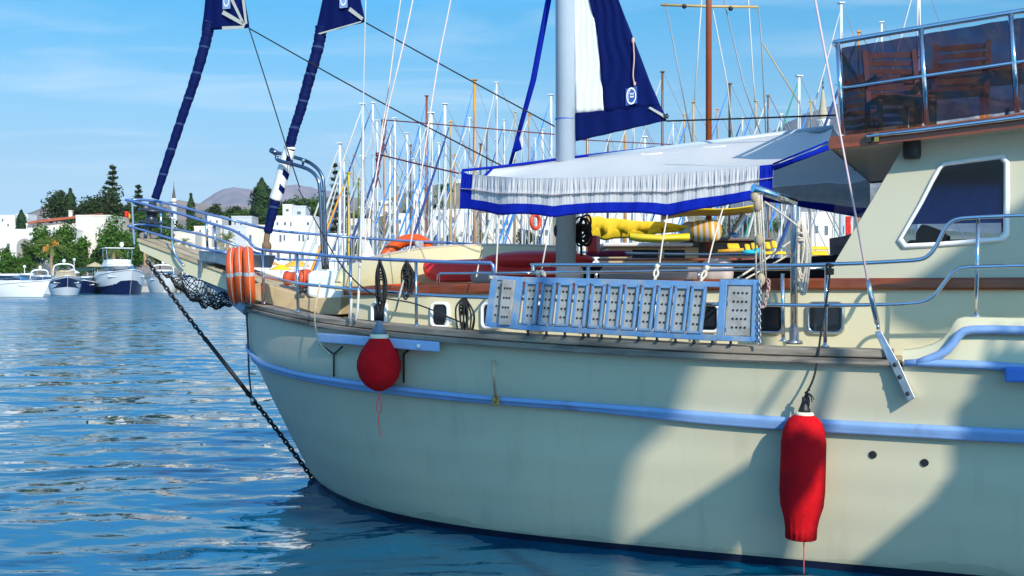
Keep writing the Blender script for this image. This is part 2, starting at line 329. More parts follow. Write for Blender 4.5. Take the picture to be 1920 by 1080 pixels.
sc5 = n_.new('ShaderNodeMath'); sc5.operation = 'MULTIPLY'; sc5.inputs[1].default_value = .28; l_.new(sc4.outputs[0], sc5.inputs[0])
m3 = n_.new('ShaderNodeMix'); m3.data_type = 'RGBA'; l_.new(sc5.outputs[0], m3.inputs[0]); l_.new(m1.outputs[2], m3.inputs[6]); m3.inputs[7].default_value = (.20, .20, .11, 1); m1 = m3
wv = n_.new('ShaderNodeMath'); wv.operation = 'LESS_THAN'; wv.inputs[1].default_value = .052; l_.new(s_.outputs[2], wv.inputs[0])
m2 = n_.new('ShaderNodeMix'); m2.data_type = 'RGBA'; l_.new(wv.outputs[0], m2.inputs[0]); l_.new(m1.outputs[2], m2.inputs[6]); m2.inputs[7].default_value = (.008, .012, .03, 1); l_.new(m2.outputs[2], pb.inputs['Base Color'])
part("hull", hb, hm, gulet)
bvh = BVHTree.FromPolygons([V(v) for v in hb.v], hb.f)
def hh(px, py, off=0):                 # point on the hull's near side
    o = V((0, 0, CZ)); d = (at(px, py, 10)-o).normalized(); r = bvh.ray_cast(o, d)
    if r[0] is None: return B(px, py, 2.05+off)
    nn = r[1]; nn = -nn if nn.dot(d) > 0 else nn
    return r[0]+nn*off
def hx(px, py, off):                   # a point that far out from the hull, seen at this photo position
    return B(px, py, sw(hh(px, py))[1]+off)
# rubbing strake both sides
rb = MB()
for sg in (1, -1):
    rows = []
    prof = [(0, -.004, 1), (.040, .0, 1), (.052, -.002, 1), (.060, -.009, 1), (.064, -.020, 1), (.066, -.032, 1), (.066, .032, 0), (.064, .020, 0), (.060, .009, 0), (.052, .002, 0), (.040, 0, 0), (0, .004, 0)]
    for dw, dz, top in prof: rows.append(W3(R_RT if top else R_RB, sg, dw, dz))
    rb.grid(rows)
part("rub_rail", rb, bluepaint, gulet)
# cap rail: two weathered planks on top of the hull, as far aft as the raised bulwark
ic = min(range(len(R_CAP)), key=lambda i: abs(to_px(BS(*R_CAP[i]))[0]-1697) if BS(*R_CAP[i]).y > 1 else 9e9)
cb = MB(); cb2 = MB()
for sg in (1, -1):
    a, t = R_CAP[:ic+1], R_CAPT[:ic+1]; m = lerp_row(a, t, .47); e = .004
    cb.grid([W3(r, sg, dw, dz) for r, dw, dz in [(a, -.1, 0), (a, .055, 0), (a, .065, .012), (m, .065, -.006), (m, .055, -e), (m, -.1, -e)]], False)
    cb2.grid([W3(r, sg, dw, dz) for r, dw, dz in [(m, -.2, 0), (m, .02, 0), (m, .03, .008), (t, .03, -.008), (t, .02, 0), (t, -.2, 0), (m, -.2, 0)]], False)
for sg in (1, -1):
    s1, w1, z1 = R_CAP[ic]; z2 = R_CAPT[ic][2]; zm = (z1*.53+z2*.47)
    cb.add([BS(s1, sg*(w1+.055), z1), BS(s1, sg*(w1-.1), z1), BS(s1, sg*(w1-.1), zm-.004), BS(s1, sg*(w1+.06), zm-.004)], [[0, 1, 2, 3]])
    cb2.add([BS(s1, sg*(w1+.025), zm), BS(s1, sg*(w1-.2), zm), BS(s1, sg*(w1-.2), z2), BS(s1, sg*(w1+.025), z2)], [[0, 1, 2, 3]])
teak2 = mat("grey weathered rail", (.27, .225, .175), .8, var=.25, vs=5, c2=(.12, .10, .085), c2t=(.46, .66), bump=.35, bs=40, stretch=(.6, .6, 5))
part("cap_rail", cb, teak2, gulet); part("cap_rail", cb2, teak2, gulet)
# deck
db = MB(); rows = []
for fr in [1, .8, .6, .4, .2, 0, -.2, -.4, -.6, -.8, -1]:
    rows.append([BS(s, max(0, w-.03)*fr, z+.02+.02*(1-fr*fr)) for s, w, z in R_CAP])
db.grid(rows)
dm = mat("deck planks", (.50, .39, .23), .7, var=.15, vs=6, c2=(.36, .27, .16), bump=.2)
part("deck", db, dm, gulet)
ZD = R_CAP[30][2]
# bowsprit beam, knee on the stem, step plate
def tw(P, w):                        # the same station and height, other offset
    s, _ = sw(P); return BS(s, w, P.z)
bt0, bt1, bb0, bb1 = B(259, 453, .20), B(437, 519, .30), B(263, 470, .20), B(437, 549, .30)
mid_b = B(348, 512, .25)
bs_ = MB()
ts = [0, .5, 1]
top = [bt0, bt0.lerp(bt1, .5), bt1, bt1+(bt1-bt0)*.45-UP*.0]
bot = [bb0, mid_b, bb1, bb1+(bb1-bb0)*.35]
bs_.grid([top, bot]); bs_.grid([[tw(p, -sw(p)[1]) for p in top], [tw(p, -sw(p)[1]) for p in bot]])
bs_.grid([bot, [tw(p, -sw(p)[1]) for p in bot]], False); bs_.add([top[0], bot[0], tw(bot[0], -.2), tw(top[0], -.2)], [[0, 1, 2, 3]])
part("bowsprit", bs_, cream, gulet, bev=.012)
bp_ = MB(); wf = lambda p, k: tw(p, sw(p)[1]*k)
bp_.grid([[p+UP*.035+N*.02 for p in top], [tw(p, -sw(p)[1])+UP*.035-N*.02 for p in top]], False)
bp_.grid([[p+UP*.035+N*.02 for p in top], [p+UP*.003+N*.02 for p in top]], False); bp_.grid([[tw(p, -sw(p)[1])+UP*.035-N*.02 for p in top], [tw(p, -sw(p)[1])+UP*.003-N*.02 for p in top]], False)
bp_.add([top[0]+UP*.035+N*.02, top[0]+UP*.003+N*.02, tw(top[0], -.22)+UP*.003, tw(top[0], -.22)+UP*.035], [[0, 1, 2, 3]])
part("bowsprit_planking", bp_, deckwood, gulet)
kn = MB(); kp = [B(x, y, .10) for x, y in ((378, 527), (437, 548), (468, 578), (474, 606), (463, 596), (440, 578), (410, 552))]
kn.prism(kp, -N*.20); part("stem_knee", kn, mat("blue grey stem paint", (.28, .36, .50), .45, var=.06), gulet, bev=.02)  # knee in one even blue grey
# anchor roller plate on the bowsprit
ar = MB(); ar.prism([B(x, y, .36) for x, y in ((372, 470), (403, 472), (404, 492), (374, 490))], -N*.72, 0)
ar.prism([B(x, y, .37) for x, y in ((403, 473), (440, 476), (431, 501), (404, 493))], -N*.74, 0)
ar.prism([B(x, y, .36) for x, y in ((374, 490), (379, 490), (377, 511), (373, 511))], -N*.03, 0); ar.prism([B(x, y, .36) for x, y in ((424, 500), (429, 500), (427, 516), (423, 516))], -N*.03, 0)
part("anchor_roller", ar, dullsteel, gulet, bev=.006)
# raised bulwark aft of the cap rail with blue mouldings
BWT = [(1697, 657), (1725, 653), (1750, 645), (1768, 634), (1780, 618), (1788, 604), (1796, 597), (1810, 594.5), (1920, 597)]
bw = MB(); xs = [1692, 1700, 1725, 1740, 1750, 1760, 1768, 1774, 1780, 1784, 1788, 1792, 1796, 1803, 1810, 1830, 1860, 1900, 1935, 1990, 2080, 2250]
for sg in (1,):
    lo = [B(x, interp(x, CAPB)-2 if x <= 1920 else 692, 2.045) for x in xs]; hi = [B(x, interp(x, BWT), 2.045) for x in xs]; lo.append(lo[-1]+A*5); hi.append(hi[-1]+A*5)
    ri = [-N*.02-UP*.0, -N*.14]
    bw.grid([lo, [p-UP*.012 for p in hi], [p-N*.015 for p in hi], [p-N*.13 for p in hi], [p-N*.145-UP*.012 for p in hi], [p-N*.145 for p in lo]])
    bwf = MB(); bwf.grid([[tw(p, -sw(p)[1]) for p in r] for r in (lo, hi)])
part("bulwark", bw, cream, gulet); part("bulwark", bwf, cream, gulet)
mb1 = MB(); mb1.tube([B(x, y, 2.075) for x, y in ((1696, 681), (1740, 680), (1780, 682), (1850, 685), (1920, 690), (2050, 694), (2250, 700))]+[B(2250, 700, 2.075)+A*5], [.03]+[.036]*7, 10, flat=.8)
part("bulwark_moulding", mb1, bluepaint, gulet, "long blue moulding running level along the bulwark foot")
mb2 = MB(); mb2.tube([B(x, y, 2.078) for x, y in ((1718, 681), (1740, 674), (1760, 666), (1776, 656), (1789, 641), (1799, 627), (1808, 621), (1822, 618.5), (1860, 618), (1920, 619.5), (2250, 626))]+[B(2250, 626, 2.078)+A*5], [.03]+[.037]*11, 10, flat=.8)
part("bulwark_moulding", mb2, bluepaint, gulet, "upper blue moulding that curves up under the bulwark edge")
fl = MB(); fl.box(B(1884, 715, 2.10), A*.30, UP*.095, N*.06); part("fairlead_block", fl, mat("deep blue block paint", (.05, .16, .52), .5, var=.1), gulet, bev=.012)
for (x, y) in ((1637, 852), (1734, 867)):
    o = MB(); c = hh(x, y, .004); o.lathe(c, N, [(.0005, 0), (.022, 0), (.026, .006), (.022, .008)], 14); part("drain_hole", o, darkhole, gulet)
# ================================================================ water: a sheet of real waves, finer near the eye, over a wide base sheet
rw_ = random.Random(21); WV = []
for i in range(64):
    lam = .28*(8.0 ** (rw_.random()**1.1)); ang = math.pi/2+rw_.gauss(0, .42)+(.25 if lam > 1.2 else 0); k = 2*math.pi/lam
    WV.append((k*math.cos(ang), k*math.sin(ang), rw_.uniform(0, 6.283), .0150/k*rw_.uniform(.6, 1.3)*min(1, (.85/lam)**.8), lam))
pys = np.concatenate([np.arange(1240, 700, -1.6), np.arange(700, 620, -.7), np.arange(620, 545, -.32)]); Ys = CZ*F/(pys-HY); pxs = np.arange(-420, 2500, 5.0)
gX = (pxs[None, :]-960)/F*Ys[:, None]; gY = np.repeat(Ys[:, None], len(pxs), 1); dY = np.abs(np.gradient(Ys))[:, None]; Z = np.zeros_like(gX)
patch = .72+.38*np.sin(gX*.31+1.3*np.sin(gY*.11)+.5)*np.sin(gY*.17+.9*np.sin(gX*.13))
for kx, ky, ph, am, lam in WV:
    Z += am*np.clip(lam/(dY*1.7)-.6, 0, 1)*np.sin(kx*gX+ky*gY+ph+.5*np.sin(.37*gX+.21*gY+ph*3))
Z *= patch; Z += .12*np.abs(Z)-.004          # crests a little sharper than troughs
nr, nc = Z.shape; idx = np.arange(nr*nc).reshape(nr, nc)
q4 = np.stack([idx[:-1, :-1], idx[:-1, 1:], idx[1:, 1:], idx[1:, :-1]], -1).reshape(-1, 4)
me = bpy.data.meshes.new("water"); me.vertices.add(nr*nc); me.vertices.foreach_set("co", np.stack([gX, gY, Z], -1).astype(np.float32).ravel())
me.loops.add(q4.size); me.loops.foreach_set("vertex_index", q4.astype(np.int32).ravel()); me.polygons.add(len(q4)); me.polygons.foreach_set("loop_start", np.arange(0, q4.size, 4, dtype=np.int32))
me.polygons.foreach_set("use_smooth", np.ones(len(q4), dtype=bool)); me.update(calc_edges=True); me.validate()
m = bpy.data.materials.new("harbour water"); m.use_nodes = True; nt = m.node_tree; n = nt.nodes; l = nt.links; p = n["Principled BSDF"]
p.inputs['Base Color'].default_value = (.0002, .068, .132, 1); p.inputs['IOR'].default_value = 1.62
g = n.new('ShaderNodeNewGeometry'); sx_ = n.new('ShaderNodeSeparateXYZ'); l.new(g.outputs['Position'], sx_.inputs[0])
rg_ = n.new('ShaderNodeMapRange'); rg_.inputs[1].default_value = 16; rg_.inputs[2].default_value = 110; rg_.inputs[3].default_value = .03; rg_.inputs[4].default_value = .24; l.new(sx_.outputs[1], rg_.inputs[0]); 
pm = n.new('ShaderNodeMapping'); pm.inputs['Scale'].default_value = (.10, .45, 1); l.new(g.outputs['Position'], pm.inputs[0]); pn = n.new('ShaderNodeTexNoise'); pn.inputs['Scale'].default_value = 1; pn.inputs['Detail'].default_value = 5; l.new(pm.outputs[0], pn.inputs['Vector'])
pr = n.new('ShaderNodeMapRange'); pr.inputs[1].default_value = .35; pr.inputs[2].default_value = .65; pr.inputs[3].default_value = .55; pr.inputs[4].default_value = 1.2; l.new(pn.outputs['Fac'], pr.inputs[0]); pq = n.new('ShaderNodeMath'); pq.operation = 'MULTIPLY'; l.new(rg_.outputs[0], pq.inputs[0]); l.new(pr.outputs[0], pq.inputs[1]); l.new(pq.outputs[0], p.inputs['Roughness'])
def wave(scale, sx, sy, rot, detail, dist, prev):
    mp_ = n.new('ShaderNodeMapping'); mp_.inputs['Scale'].default_value = (sx, sy, 1); mp_.inputs['Rotation'].default_value = (0, 0, rot); l.new(g.outputs['Position'], mp_.inputs[0])
    t = n.new('ShaderNodeTexNoise'); t.inputs['Scale'].default_value = scale; t.inputs['Detail'].default_value = detail; t.inputs['Roughness'].default_value = .45; t.inputs['Distortion'].default_value = .4; l.new(mp_.outputs[0], t.inputs['Vector'])
    b = n.new('ShaderNodeBump'); b.inputs['Strength'].default_value = 1; b.inputs['Distance'].default_value = dist; l.new(t.outputs['Fac'], b.inputs['Height'])
    if prev: l.new(prev.outputs[0], b.inputs['Normal'])
    return b
b1 = wave(.6, .6, 1.2, .1, 3, .22, None); b2 = wave(6, .7, 1.2, -.2, 2, .006, b1); l.new(b2.outputs[0], p.inputs['Normal'])
me.materials.append(m); wo_ = bpy.data.objects.new("water", me); col.objects.link(wo_); wo_["kind"] = 'structure'
wb = MB(); wb.add([V((-5000, -500, -.3)), V((5000, -500, -.3)), V((5000, 7000, -.3)), V((-5000, 7000, -.3))], [[0, 1, 2, 3]]); solo("water", wb, m, kind='structure')
# ================================================================ gulet: cabin trunk, wheelhouse, flybridge
WC = 1.35
def outl(poly, w, t, mb=None, mi=0):   # outline on the plane w, thickened inboard by t
    mb = mb or MB(); mb.prism([B(x, y, w) for x, y in poly], -N*t, mi); return mb
ZT = B(1100, 522, WC).z                # trunk top
# trunk: near side, top, far side
tk = MB(); trow_b = [B(x, y, WC) for x, y in ((637, 606), (700, 612), (800, 622), (1000, 640), (1200, 652), (1400, 664), (1560, 668), (1700, 680), (1930, 680))]
trow_t = [B(x, y, WC) for x, y in ((648, 546), (700, 546), (800, 544), (1000, 540), (1200, 538), (1400, 536), (1560, 536), (1700, 536), (1930, 536))]
wtab = [1.22, 1.28, 1.33]+[WC]*6
trow_b = [tw(p, w) for p, w in zip(trow_b, wtab)]; trow_t = [tw(p, w) for p, w in zip(trow_t, wtab)]
ex_b = trow_b+[trow_b[-1]+A*4]; ex_t = trow_t+[trow_t[-1]+A*4]
tk.grid([ex_b, ex_t], False); fb = [tw(p, -sw(p)[1]) for p in ex_b]; ft = [tw(p, -sw(p)[1]) for p in ex_t]; tk.grid([fb, ft], False)
tk.grid([ex_t, [tw(p, 0)+UP*.03 for p in ex_t], ft], False)
front_b = [ex_b[0], BS(sw(ex_b[0])[0]-.25, .6, ex_b[0].z), BS(sw(ex_b[0])[0]-.25, -.6, ex_b[0].z), fb[0]]
front_t = [ex_t[0], BS(sw(ex_t[0])[0]-.22, .6, ex_t[0].z), BS(sw(ex_t[0])[0]-.22, -.6, ex_t[0].z), ft[0]]
tk.grid([front_b, front_t], False); tk.grid([front_t, [tw(ex_t[0], .6)+UP*.02]*2+[tw(ex_t[0], -.6)+UP*.02]*2], False)
part("cabin_trunk", tk, cream, gulet)
sb = MB(); up = [(645, 537), (700, 537), (800, 534), (912, 531), (1000, 529), (1200, 525), (1443, 522), (1700, 521), (1935, 520)]; dn = [(645, 553), (700, 553), (800, 552), (912, 550), (1000, 548), (1200, 546), (1443, 543.5), (1700, 543.5), (1935, 543.5)]
w2 = [.03+w for w in wtab]; U_ = [B(x, y, w) for (x, y), w in zip(up, w2)]; D_ = [B(x, y, w) for (x, y), w in zip(dn, w2)]; U_.append(U_[-1]+A*4); D_.append(D_[-1]+A*4)
sb.grid([[p-N*.06 for p in D_], D_, [p+N*.012 for p in [d.lerp(u, .2) for d, u in zip(D_, U_)]], [p+N*.012 for p in [d.lerp(u, .8) for d, u in zip(D_, U_)]], U_, [p-N*.10 for p in U_]], False)
part("cabin_trim", sb, mahogany, gulet)
# raised coaming that wraps the foredeck sunbathing well
cps = [(642, 530, 545, 1.26), (650, 505, 545, 1.12), (664, 498, 540, .9), (690, 489, 536, .5), (730, 480, 533, 0), (785, 470, 530, -.6), (840, 464.5, 528, -1.02), (885, 462, 527, -1.24), (930, 461.5, 526, -1.3), (1000, 463, 525, -1.33), (1050, 465.5, 524, -1.35), (1075, 467, 524, -1.35)]
ct = smoothpath([B(x, y, w) for x, y, b, w in cps], 5); cbm = smoothpath([B(x, b, w) for x, y, b, w in cps], 5)
cm = MB(); inn = V((0, 0, 0))
def inward(pts):
    o = []
    for t, r, u in frames(pts):
        o.append(V((t.x, t.y, 0)).normalized().cross(UP))
    return o
iw = inward(ct)
cm.grid([cbm, ct, [p-q*.03+UP*.012 for p, q in zip(ct, iw)], [p-q*.07 for p, q in zip(ct, iw)], [p-q*.07 for p, q in zip(cbm, iw)]])
cm.add([cbm[0], ct[0], ct[0]-iw[0]*.07, cbm[0]-iw[0]*.07], [[0, 1, 2, 3]])
part("coaming", cm, mat("butter cream paint", (.62, .55, .33), .4, var=.03, vs=2), gulet)
cl = MB(); cl.tube([p+UP*.012-q*.035 for p, q in zip(ct[14:], iw[14:])], .028, 8, flat=.6); part("coaming_rail", cl, mat("tan coaming trim", (.50, .42, .30), .4, var=.1), gulet)
# portholes
def rrect(c, u, v, a, b, r, n=5):
    out = []
    for (sx, sy, a0) in ((1, 1, 0), (-1, 1, 90), (-1, -1, 180), (1, -1, 270)):
        for i in range(n+1):
            an = math.radians(a0+90*i/n); out.append(c+u*(sx*(a-r)+r*math.cos(an))+v*(sy*(b-r)+r*math.sin(an)))
    return out
def ring(mb, o1, o2, t, mi=0):        # a moulded frame between two loops, raised by t
    n = len(o1); m1_ = [p.lerp(q, .3)+t for p, q in zip(o1, o2)]; m2_ = [p.lerp(q, .75)+t for p, q in zip(o1, o2)]
    mb.grid([o1, m1_, m2_, o2], True, mi, True)
def at_line(px, arr):                  # plane offset along the trunk side
    return interp(px, [(637, 1.22), (700, 1.28), (800, 1.33), (1000, WC), (2000, WC)])
for px, py, pw, ph in ((712, 588, 31, 47), (826, 590.5, 37, 50), (921, 592, 38, 52), (1010, 594, 42, 54), (1105, 595, 44, 55), (1210, 596, 48, 56), (1325, 596, 52, 58), (1441, 597, 62, 60), (1548, 596, 72, 62)):
    w = at_line(px, 0); c = B(px, py, w); sx = (B(px+pw/2, py, w)-B(px-pw/2, py, w)).length/2; sy = ph/2/F*c.y
    ph_ = thing("porthole", None, None); ph_.location = c-P0; ph_.parent = gulet
    fr = MB(); o1 = rrect(c+N*.004, A, UP, sx, sy, .05); o2 = rrect(c+N*.006, A, UP, sx-.028, sy-.028, .035); ring(fr, o1, o2, N*.028)
    part("porthole_frame", fr, steel if px > 1400 else white, ph_)
    gl = MB(); gl.prism(rrect(c+N*.003, A, UP, sx-.024, sy-.024, .035), N*.006); part("porthole_glass", gl, darkglass, ph_)
    if px in (826,):
        cu = MB(); cu.prism([B(834, 608, w+.012), B(839, 585, w+.012), B(850, 606, w+.012)], N*.004); part("curtain", cu, whitecloth, ph_)
# wheelhouse: side with a window opening, slanted front, far side, roof
whole = [(1546, 524), (1576, 474), (1606, 424), (1636, 374), (1663, 328), (1691, 280), (1691, 262), (1760, 254), (1840, 247), (1945, 237), (1945, 330), (1945, 430), (1945, 524), (1850, 524), (1750, 524), (1650, 524)]
wout = [(1681, 451), (1700, 419), (1722, 381), (1743, 339), (1752, 322), (1760, 311), (1768, 303), (1812, 297.5), (1883, 289), (1893, 303), (1894, 370), (1893, 440), (1882, 453), (1820, 459), (1750, 464), (1694, 467.5)]
win = [(1692, 446), (1709, 418), (1731, 380), (1751, 341), (1759, 327), (1764, 318), (1771, 311), (1812, 305.5), (1875, 298), (1882, 306), (1882, 370), (1881, 434), (1874, 444), (1820, 449), (1755, 454), (1699, 457)]
wm = MB(); OW = [B(x, y, WC) for x, y in whole]; IW = [B(x, y, WC) for x, y in wout]
wm.grid([OW, IW], False, 0, True); wm.grid([IW, [p-N*.06 for p in IW]], False, 0, True); wm.grid([[p-N*.06 for p in IW], [p-N*.06 for p in OW]], False, 0, True)
FO = [tw(p, -WC) for p in OW]
sx0, sx1 = sw(IW[0])[0]-.75, sw(IW[11])[0]-.02; zz0, zz1 = B(1700, 470, WC).z-.03, IW[8].z
zt_ = OW[9].z; zl_ = OW[0].z; s_a, s_b = sw(OW[0])[0], sw(OW[9])[0]
for (u0, u1, v0, v1) in ((s_a, s_b, zl_, zz0), (sw(OW[3])[0], s_b, zz1, zt_), (sx1, s_b, zz0, zz1)): wm.add([BS(u0, -WC, v0), BS(u1, -WC, v0), BS(u1, -WC, v1), BS(u0, -WC, v1)], [[0, 1, 2, 3]])
aft = [OW[9]+A*2.4, OW[12]+A*2.4]; wm.add([OW[9], aft[0], aft[1], OW[12]], [[0, 1, 2, 3]]); wm.add([tw(p, -WC) for p in (OW[9], aft[0], aft[1], OW[12])], [[0, 1, 2, 3]])
wm.add([aft[0], tw(aft[0], -WC), tw(aft[1], -WC), aft[1]], [[0, 1, 2, 3]])
# front: frame round the windscreen
f0, f1 = OW[0], OW[5]
def fp(u, v): p = f0.lerp(f1, v); return tw(p, WC*(1-2*u))
for (u0, u1, v0, v1) in ((0, 1, 0, .30), (0, 1, .92, 1), (0, .06, .30, .92), (.94, 1, .30, .92), (.47, .53, .30, .92)):
    wm.add([fp(u0, v0), fp(u1, v0), fp(u1, v1), fp(u0, v1)], [[0, 1, 2, 3]])
part("wheelhouse", wm, mat("wheelhouse cream paint", (.50, .48, .36), .4, var=.03, vs=1.5, bump=.02), gulet)
ws = MB(); ws.add([fp(.06, .3)-A*.01, fp(.94, .3)-A*.01, fp(.94, .92)-A*.01, fp(.06, .92)-A*.01], [[0, 1, 2, 3]]); tint = glassy("tinted window glass", (.62, .74, .88), .0); part("windscreen", ws, tint, gulet)
wi = thing("side_window", None, None); wi.location = B(1790, 380, WC)-P0; wi.parent = gulet
wf_ = MB(); o1 = [B(x, y, WC+.003) for x, y in wout]; o2 = [B(x, y, WC+.003) for x, y in win]; ring(wf_, o1, o2, N*.022); wf_.grid([o2, [p-N*.05 for p in o2]], False, 0, True); part("window_frame", wf_, white, wi, bev=0)
wg = MB(); wg.add([B(x, y, WC-.03) for x, y in win], [list(range(len(win)))]); part("window_glass", wg, tint, wi)
fg = MB(); fg.add([BS(sx0, -WC-.01, zz0), BS(sx1, -WC-.01, zz0), BS(sx1, -WC-.01, zz1), BS(sx0, -WC-.01, zz1)], [[0, 1, 2, 3]]); part("far_window", fg, glassy("clear glass", (.8, .88, .9), .02), gulet)
bl = MB(); bl.grid([[BS(s0_+(sx1+.1-s0_)*i/24, -WC+.06+.02*math.sin(i*1.4), z_) for i in range(25)] for z_, s0_ in ((zz0+.34, sx0+.25), (zz1+.15, sx0+.8))]); part('added_blind', bl, mat('reflection blue blind', (.03, .13, .42), .8, bump=.2, trans=.7, spec=.1), gulet)  # added blind dims the far window; its blue stands in for glass reflections
# inside: dash, helm seat, wheel
ins = MB(); ins.box(B(1700, 474, .6), A*.55, -N*1.4, UP*.10); part("dashboard", ins, black, gulet, bev=.03)
hs_ = MB(); hs_.tube(smoothpath([B(1748, 475, .1), B(1750, 440, .1), B(1754, 428, .1)], 4), [.13, .14, .14, .14, .14, .13, .12, .11, .07], 12, flat=.3); part("helm_seat", hs_, black, gulet)
flr = MB(); flr.box(B(1600, 524, WC-.08), A*3.4, -N*2.5, UP*.02); part("wheelhouse_floor", flr, mat("dark cabin sole", (.05, .035, .02), .6), gulet)
bk = MB(); bk.box(B(1885, 470, WC-.1), A*.03, -N*2.4, UP*1.0); part("cabin_bulkhead", bk, mat("navy curtain", (.025, .06, .15), .8, bump=.2), gulet)
# flybridge deck with varnished fascia
WF = 1.62
fas_t = [(1556, 257), (1640, 247), (1740, 235), (1840, 222), (1945, 207)]; fas_b = [(1556, 279), (1640, 271), (1740, 260), (1840, 249), (1945, 236)]
ftp = [B(x, y, WF) for x, y in fas_t]; fbp = [B(x, y, WF) for x, y in fas_b]; ftp.append(ftp[-1]+A*2.6+UP*.1); fbp.append(fbp[-1]+A*2.6+UP*.1)
rf = MB(); rf.grid([[tw(p, -WF+.05)-UP*.03 for p in ftp], [p-N*.05-UP*.03 for p in ftp]], False); rf.grid([[tw(p, -WF+.05)+UP*.015 for p in fbp], [p-N*.05+UP*.015 for p in fbp]], False)
part("flybridge_deck", rf, cream, gulet)
fa = MB()
for sg in (1, -1):
    g = lambda ps, d: [BS(sw(p)[0], sg*(WF+d), p.z) for p in ps]
    fa.grid([g(fbp, -.06), g(fbp, 0), g(ftp, 0), g(ftp, -.12), g([p-UP*.03 for p in ftp], -.12)], False)
fa.add([fbp[0], ftp[0], tw(ftp[0], -WF), tw(fbp[0], -WF)], [[0, 1, 2, 3]]); fa.grid([[ftp[0], tw(ftp[0], -WF)], [ftp[0]+A*.1, tw(ftp[0], -WF)+A*.1]], False)
part("fascia", fa, mahogany, gulet)
fr_ = MB(); fr_.tube([B(x, y, WF+.04) for x, y in ((1625, 256), (1730, 243.5), (1840, 229.5), (1945, 215.5))]+[B(1945, 215.5, WF+.04)+A*2.6+UP*.1], .016, 8); part("fascia_rail", fr_, steel, gulet)
for x, y in ((1630, 259), (1644, 258)):
    q = MB(); q.cbox(B(x, y, WF+.025), .03, .05, .06, -TH); part("rail_bracket", q, black if x < 1640 else mat("brass", (.7, .42, .10), .25, 1), gulet)
# flybridge rail: posts, top rail, middle rail and smoked panels
WR = 1.52
tr_ = [(1562, 80.5), (1571, 78.5), (1727, 52), (1895, 24), (1960, 13.5)]
o = MB(); o.tube([B(x, y, WR) for x, y in tr_]+[B(1960, 13.5, WR)+A*2], .019, 8); o.tube([B(1564, 80.5, WR), tw(B(1566, 80, WR), -WR)], .019, 8); part("flybridge_rail", o, steel, gulet)
o = MB(); o.tube([B(x, y, WR) for x, y in ((1577, 166), (1732, 143), (1901, 118), (1965, 108.5))]+[B(1965, 108.5, WR)+A*2], .016, 8); part("flybridge_rail", o, steel, gulet)
for (x0, y0, x1, y1) in ((1571, 80, 1580, 252), (1727, 53, 1738, 234), (1895, 25, 1908, 212)):
    o = MB(); o.tube([B(x0, y0, WR), B(x1, y1, WR)], .019, 8); part("flybridge_post", o, steel, gulet)
o = MB(); o.tube([tw(B(1571, 80, WR), -WR), tw(B(1580, 252, WR), -WR)], .019, 8); part("flybridge_post", o, steel, gulet)
smoke = glassy("smoked acrylic", (.105, .07, .125), .0, .03, .08)
for pl in (((1578, 90), (1724, 66), (1735, 231), (1584, 246)), ((1733, 64), (1892, 37), (1904, 208), (1741, 230)), ((1900, 36), (1962, 25), (1968, 202), (1911, 207))):
    rows = [[B(pl[0][0]+(pl[1][0]-pl[0][0])*i/14, pl[0][1]+(pl[1][1]-pl[0][1])*i/14, WR-.012).lerp(B(pl[3][0]+(pl[2][0]-pl[3][0])*i/14, pl[3][1]+(pl[2][1]-pl[3][1])*i/14, WR-.012), j/10)+N*(.008*math.sin(i*1.3+j*.9)+.006*math.sin(i*.7-j*1.7)) for i in range(15)] for j in range(11)]
    o = MB(); o.grid(rows); part("smoked_panel", o, smoke, gulet)
pf = [B(1567, 90, WR-.02), B(1578, 250, WR-.02)]
o = MB(); o.grid([[pf[0].lerp(pf[1], j/8)-N*(3.0*i/10)+A*(.01*math.sin(i*1.9+j)) for i in range(11)] for j in range(9)]); part("smoked_panel", o, smoke, gulet, "smoked panel across the front of the flybridge")
lp = MB(); lc = B(1710, 279, WC+.06); lp.lathe(lc-UP*.07, UP, [(.001, 0), (.055, .0), (.062, .02), (.062, .12), (.055, .14), (.001, .14)], 16); lp.tube([lc, lc-N*.1], .02, 8); part("deck_lamp", lp, black, gulet)
# ---------------------------------------------------------------- guard rails
def wdk(px, d=.07):                    # offset of the rail line from the centreline at a photo column (on the cap)
    best = min(R_CAPT, key=lambda r: abs(to_px(BS(*r))[0]-px) if BS(*r).y > 1 else 9e9); return max(.22, best[1]-d)
def wrail(px): return interp(px, [(236, .16), (262, .26), (350, .36), (437, .42), (473, .52), (500, .62), (556, wdk(556)), (600, wdk(600)), (657, wdk(657)), (780, wdk(780)), (925, wdk(925)), (1100, wdk(1100)), (1300, 1.96), (2000, 1.98)])
railsky = mat("bow rail steel tinted sky blue", (.17, .27, .52), .3, .5, var=.1, vs=6)  # stainless rail with the sky's blue reflection put into its colour
def rail(name, pts, r=.0135, m=steel, k=5, **kw):
    o = MB(); q_ = smoothpath([B(x, y, w) for x, y, w in pts], k)
    if pts[-1][0] >= 2000: q_.append(q_[-1]+A*5)
    o.tube(q_, r, 8); return part(name, o, m, gulet, **kw)
UR = [(236, 375), (262, 380.5), (300, 391), (348, 404), (402, 421), (437, 432), (464, 449), (473, 460), (491, 468.5), (556, 474.5), (600, 478.5), (657, 483), (712, 486), (780, 489), (850, 491.5), (920, 493)]
o = MB(); p_ = smoothpath([B(x, y, wrail(x)) for x, y in UR], 5); p_ += [p_[-1]+A*.02-UP*.02, p_[-1]+A*.025-UP*.09]; o.tube(p_, .0145, 8); part("guard_rail", o, railsky, gulet, "steel upper bow rail tinted sky blue, near side")
LR = [(240, 424), (262, 430), (325, 449), (378, 465), (425, 474)]
rail("guard_rail", [(x, y, wrail(x)) for x, y in LR], .012, railsky)
